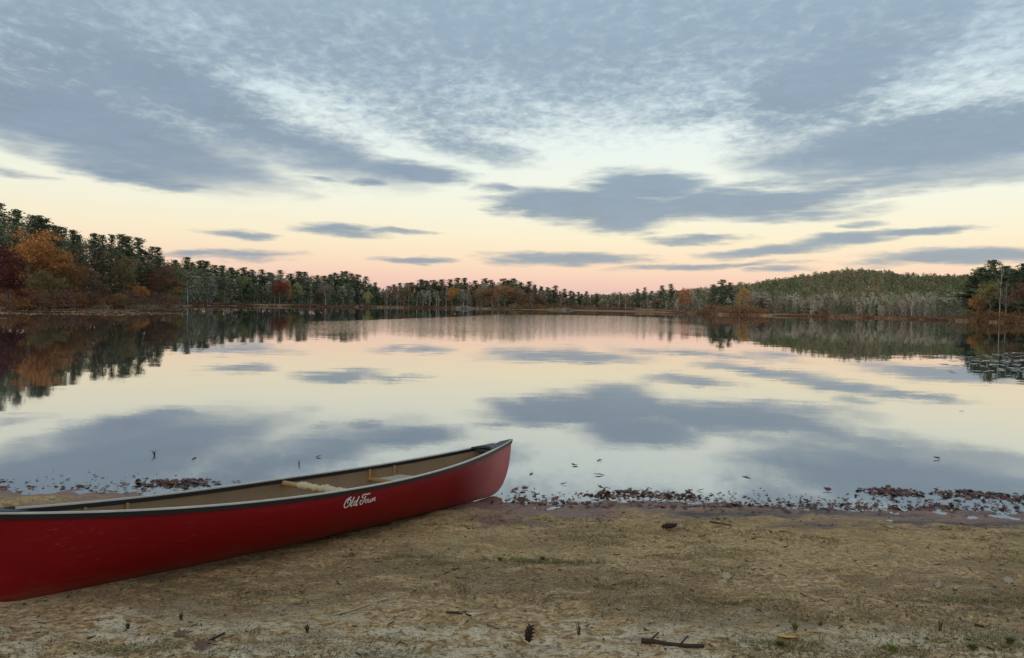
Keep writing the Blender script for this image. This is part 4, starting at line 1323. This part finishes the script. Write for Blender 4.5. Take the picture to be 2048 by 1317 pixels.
def cone(px, py, L, lab, yaw, up_=0.3):
    w = ground_at(px, py)
    core = MB(); rr = np.random.default_rng(int(px))
    hh = np.linspace(0, 1, 7)
    core.tube([(0, 0, h * L) for h in hh], [L * 0.16 * math.sin(0.35 + h * 2.5) for h in hh], 8)
    o = obj('pine_cone', core.mesh('pine_cone', [M_STICK]), None, lab, 'pine cone', 'pine cones on the beach', loc=(w.x, w.y, w.z + L * 0.14))
    o.rotation_euler = (R(90 - 90 * up_), 0, yaw)
    sc = MB()
    for i in range(44):
        h = (i + 0.5) / 44; a = i * 2.4
        rd = L * 0.16 * math.sin(0.35 + h * 2.5)
        q = np.array([math.cos(a), math.sin(a), 0]); s = np.array([-q[1], q[0], 0])
        b0 = q * rd * 0.9 + np.array([0, 0, h * L])
        tip = b0 + q * L * 0.12 + np.array([0, 0, L * 0.05])
        sc.add([b0 - s * L * 0.06, b0 + s * L * 0.06, tip + s * L * 0.05, tip - s * L * 0.05], [(0, 1, 2, 3)])
    obj('scales', sc.mesh('scales', [M_STICK]), o, kind='stuff')


cone(1056, 1288, 0.10, 'dark pine cone standing in the foreground sand at bottom centre', 0.3, 0.75)
cone(1323, 1058, 0.13, 'dark pine cone lying by the wet sand', 1.2, 0.15)

M_BLADE = [simple('blade_%d' % i, c, 0.8, 0.2, 0.3, 20.0) for i, c in enumerate([(0.22, 0.14, 0.065), (0.11, 0.075, 0.042), (0.15, 0.155, 0.045), (0.46, 0.34, 0.18), (0.24, 0.27, 0.07)])]


def tuft(px, py, h, n, mi, lab, name='grass_tuft', cat='grass tuft', lean=0.35, wd=0.0028):
    w = ground_at(px, py); b = MB(); rr = np.random.default_rng(int(px * 3 + py))
    for _ in range(n):
        a = rr.uniform(0, 6.28); l = h * rr.uniform(0.5, 1.1); k = rr.uniform(0.1, 1) * lean
        dv = np.array([math.cos(a), math.sin(a), 0]); s = np.array([-dv[1], dv[0], 0]) * wd
        p0 = dv * h * 0.1 * rr.random(); p1 = p0 + dv * l * k * 0.4 + np.array([0, 0, l * 0.6]); p2 = p0 + dv * l * k + np.array([0, 0, l])
        b.add([p0 - s, p0 + s, p1 + s * 0.8, p1 - s * 0.8, p2], [(0, 1, 2, 3)], mi); b.add([p1 - s * 0.8, p1 + s * 0.8, p2], [(0, 1, 2)], mi)
    obj(name, b.mesh(name, M_BLADE), None, lab, cat, 'small plants on the beach', loc=(w.x, w.y, w.z - 0.004))


tuft(1158, 1270, 0.075, 16, 1, 'spiky dry grass tuft standing at bottom centre')
tuft(1590, 1262, 0.06, 40, 2, 'green grass tuft right behind the yellow leaf', lean=0.7)
tuft(1786, 1305, 0.05, 90, 4, 'bright green moss tuft at the bottom edge', lean=0.9)
tuft(2020, 1290, 0.055, 110, 2, 'mossy green clump at the lower right corner', lean=1.0)
tuft(256, 1258, 0.045, 30, 1, 'small dark grass tuft at the lower left', lean=0.8)
tuft(362, 1240, 0.045, 26, 1, 'low dark sprig above the flat brown leaf', lean=0.8)
tuft(1880, 1262, 0.09, 9, 1, 'thin upright dry stalk at the right foreground', lean=0.25)
tuft(1085, 1120, 0.035, 90, 2, 'low olive grass patch in the middle of the beach', lean=1.5)
tuft(1560, 1292, 0.035, 120, 2, 'flat olive moss patch under the yellow leaf', lean=1.6)
tuft(1945, 1300, 0.04, 110, 2, 'olive moss cushion left of the lower right clump', lean=1.4)
tuft(1640, 1252, 0.04, 40, 0, 'brown grass wisp right of the green tuft', lean=1.2)
tuft(1000, 1121, 0.03, 60, 2, 'faint olive grass wisp left of the middle grass patch', lean=1.5)
tuft(615, 1265, 0.05, 30, 1, 'dry sprig on the sand left of centre', lean=0.8)
tuft(309, 936, 0.10, 10, 1, 'dark water plant sticking out beyond the left leaf heap', 'water_plant', 'plant', 0.9, 0.004)
tuft(598, 951, 0.07, 4, 1, 'two thin stalks rising from the water behind the canoe', 'water_plant', 'plant', 0.7, 0.003)

# uncountable: stubble, twig crumbs
r = np.random.default_rng(90)
n = 110000
x = r.uniform(-5, 5.4, n); y = 3.1 + 3.5 * r.random(n)
dn = fbm(x * 1.3, y * 2.2, 4, 44) + 0.45 * fbm(x * 7, y * 11, 3, 45) + 0.16 * np.exp(-((y - 4.35) / 0.22) ** 2) + 0.12 * np.exp(-((x - 2.0) / 0.7) ** 2 - ((y - 3.55) / 0.3) ** 2)
k = dn > 0.17
x, y, dn = x[k], y[k], dn[k]
gx, gy = [], []
for px, py, sx, sy, cnt in [(1068, 1124, 0.20, 0.045, 900), (1150, 1128, 0.12, 0.03, 250), (1262, 1168, 0.16, 0.05, 450), (805, 1113, 0.16, 0.03, 300), (1565, 1290, 0.17, 0.07, 900),
                            (1990, 1288, 0.22, 0.09, 1300), (1790, 1304, 0.09, 0.05, 400), (1660, 1238, 0.2, 0.05, 500), (1940, 1205, 0.3, 0.05, 600), (1480, 1208, 0.2, 0.03, 500),
                            (870, 1128, 0.15, 0.03, 220), (270, 1300, 0.2, 0.05, 500), (1330, 1115, 0.12, 0.03, 180)]:
    w = ground_at(px, py)
    gx.append(w.x + r.normal(size=cnt) * sx); gy.append(w.y + r.normal(size=cnt) * sy)
n_sparse = len(x)
x = np.concatenate([x] + gx); y = np.concatenate([y] + gy)
v, f = tufts(r, x, y, beach_z(x, y) - 0.002, r.uniform(0.006, 0.020, len(x)), np.full(len(x), 0.0016), 2.6)
mi = r.choice([0, 1, 2, 3], len(x), p=[.40, .24, .22, .14])
mi[n_sparse:] = r.choice([0, 1, 2, 4], len(x) - n_sparse, p=[.25, .15, .45, .15])
mi = np.repeat(mi, 3)
obj('grass_stubble', mesh_np('grass_stubble', v, f, M_BLADE, mi), None, 'sparse brown grass stubble growing through the sand', 'grass', kind='stuff')
cb = MB()
M_CR = [M_STICK, M_DRY, M_DEAD[3], M_DEAD[0]]
for _ in range(2200):
    x, y = r.uniform(-5, 5.4), 3.1 + 3.7 * r.random()
    z = float(beach_z(x, y)); a = r.uniform(0, 6.28); l = r.gamma(1.3, 0.007) + 0.003; w = r.uniform(0.001, 0.0035)
    dv = np.array([math.cos(a), math.sin(a), 0]); s = np.array([-dv[1], dv[0], 0]) * w
    c = np.array([x, y, z + 0.002]); h = np.array([0, 0, w * 1.6])
    cb.add([c - dv * l - s, c - dv * l + s, c - dv * l + h, c + dv * l - s * .6, c + dv * l + s * .6, c + dv * l + h + np.array([0, 0, r.uniform(0, .006)])],
           [(0, 1, 4), (0, 4, 3), (1, 2, 5), (1, 5, 4), (2, 0, 3), (2, 3, 5)], r.choice(4, p=[.42, .18, .15, .25]))
obj('twig_crumbs', cb.mesh('twig_crumbs', M_CR), None, 'scattered twig and bark crumbs on the sand', 'debris', kind='stuff')

# ------------------------------------------------------------------ far boats and landing
M_HULLW = simple('boat_white', (0.22, 0.22, 0.205), 0.6, 0.2, 0.15, 2.0)
M_DARKB = simple('boat_dark', (0.02, 0.02, 0.022), 0.5, 0.3, 0.1, 2.0)


def boat(px, py, D, L, Hh, lab, cover=True):
    w = at_depth(px, py, D)
    e = obj('boat', None, None, lab, 'boat', 'boats by the far shore', loc=(w.x, D, 0.0))
    b = MB(); n = 14
    vv = []; ff = []
    for i in range(n):
        u = -1 + 2 * i / (n - 1); hw = 0.16 * L * (1 - abs(u) ** 2.6) + 0.02; s = Hh * (0.55 + 0.12 * u * u)
        for yy, zz in ((-hw, s), (-hw * 0.8, -0.1), (hw * 0.8, -0.1), (hw, s)): vv.append((u * L / 2, yy, zz))
    for i in range(n - 1):
        for j in range(3): ff.append((i * 4 + j, i * 4 + j + 1, i * 4 + 5 + j, i * 4 + 4 + j))
    b.add(vv, ff); obj('hull', b.mesh('hull', [M_HULLW], True), e)
    b = MB()
    b.box((0, -0.165 * L, Hh * 0.42), (L * 0.36, 0.05, Hh * 0.2)); obj('dark_opening', b.mesh('dark_opening', [M_DARKB]), e)
    if cover:
        vv = []; ff = []
        for i in range(n):
            u = -1 + 2 * i / (n - 1)
            for q in (-1, -0.5, 0, 0.5, 1): vv.append((u * L / 2, q * (0.16 * L * (1 - abs(u) ** 2.6) + 0.05), Hh * (0.6 + 0.4 * (1 - u * u) * (1 - 0.4 * q * q))))
        for i in range(n - 1):
            for j in range(4): ff.append((i * 5 + j, i * 5 + 5 + j, i * 5 + 6 + j, i * 5 + j + 1))
        b = MB(); b.add(vv, ff); obj('cover', b.mesh('cover', [M_HULLW], True), e)


boat(928, 616, 490, 10.5, 1.7, 'low pale boat moored at the far shore left of centre')
boat(1136, 621, 560, 10.0, 1.3, 'low dull pale hull by the far shore right of centre', True)
w = at_depth(349, 612, 205)
e = obj('landing_stage', None, None, 'small weathered wooden landing at the tip of the left bank', 'landing', loc=(w.x, 205, 0.0))
M_PLANK = simple('weathered_plank', (0.28, 0.22, 0.17), 0.85, 0.2, 0.25, 3.0)
pk = MB(); pk.box((0, 0, 0), (0.40, 2.2, 0.07)); pkm = pk.mesh('plank', [M_PLANK])
for i in range(9):
    q = obj('plank', pkm, e); q.location = (-1.8 + i * 0.45, 0, 0.75 + 0.01 * (i % 2))
po = MB(); po.tube([(0, 0, -0.6), (0, 0, 0.71)], [0.07, 0.06], 8); pom = po.mesh('post', [M_STICK])
for x_ in (-1.7, 0, 1.7):
    for y_ in (-0.9, 0.9):
        q = obj('post', pom, e); q.location = (x_, y_, 0)
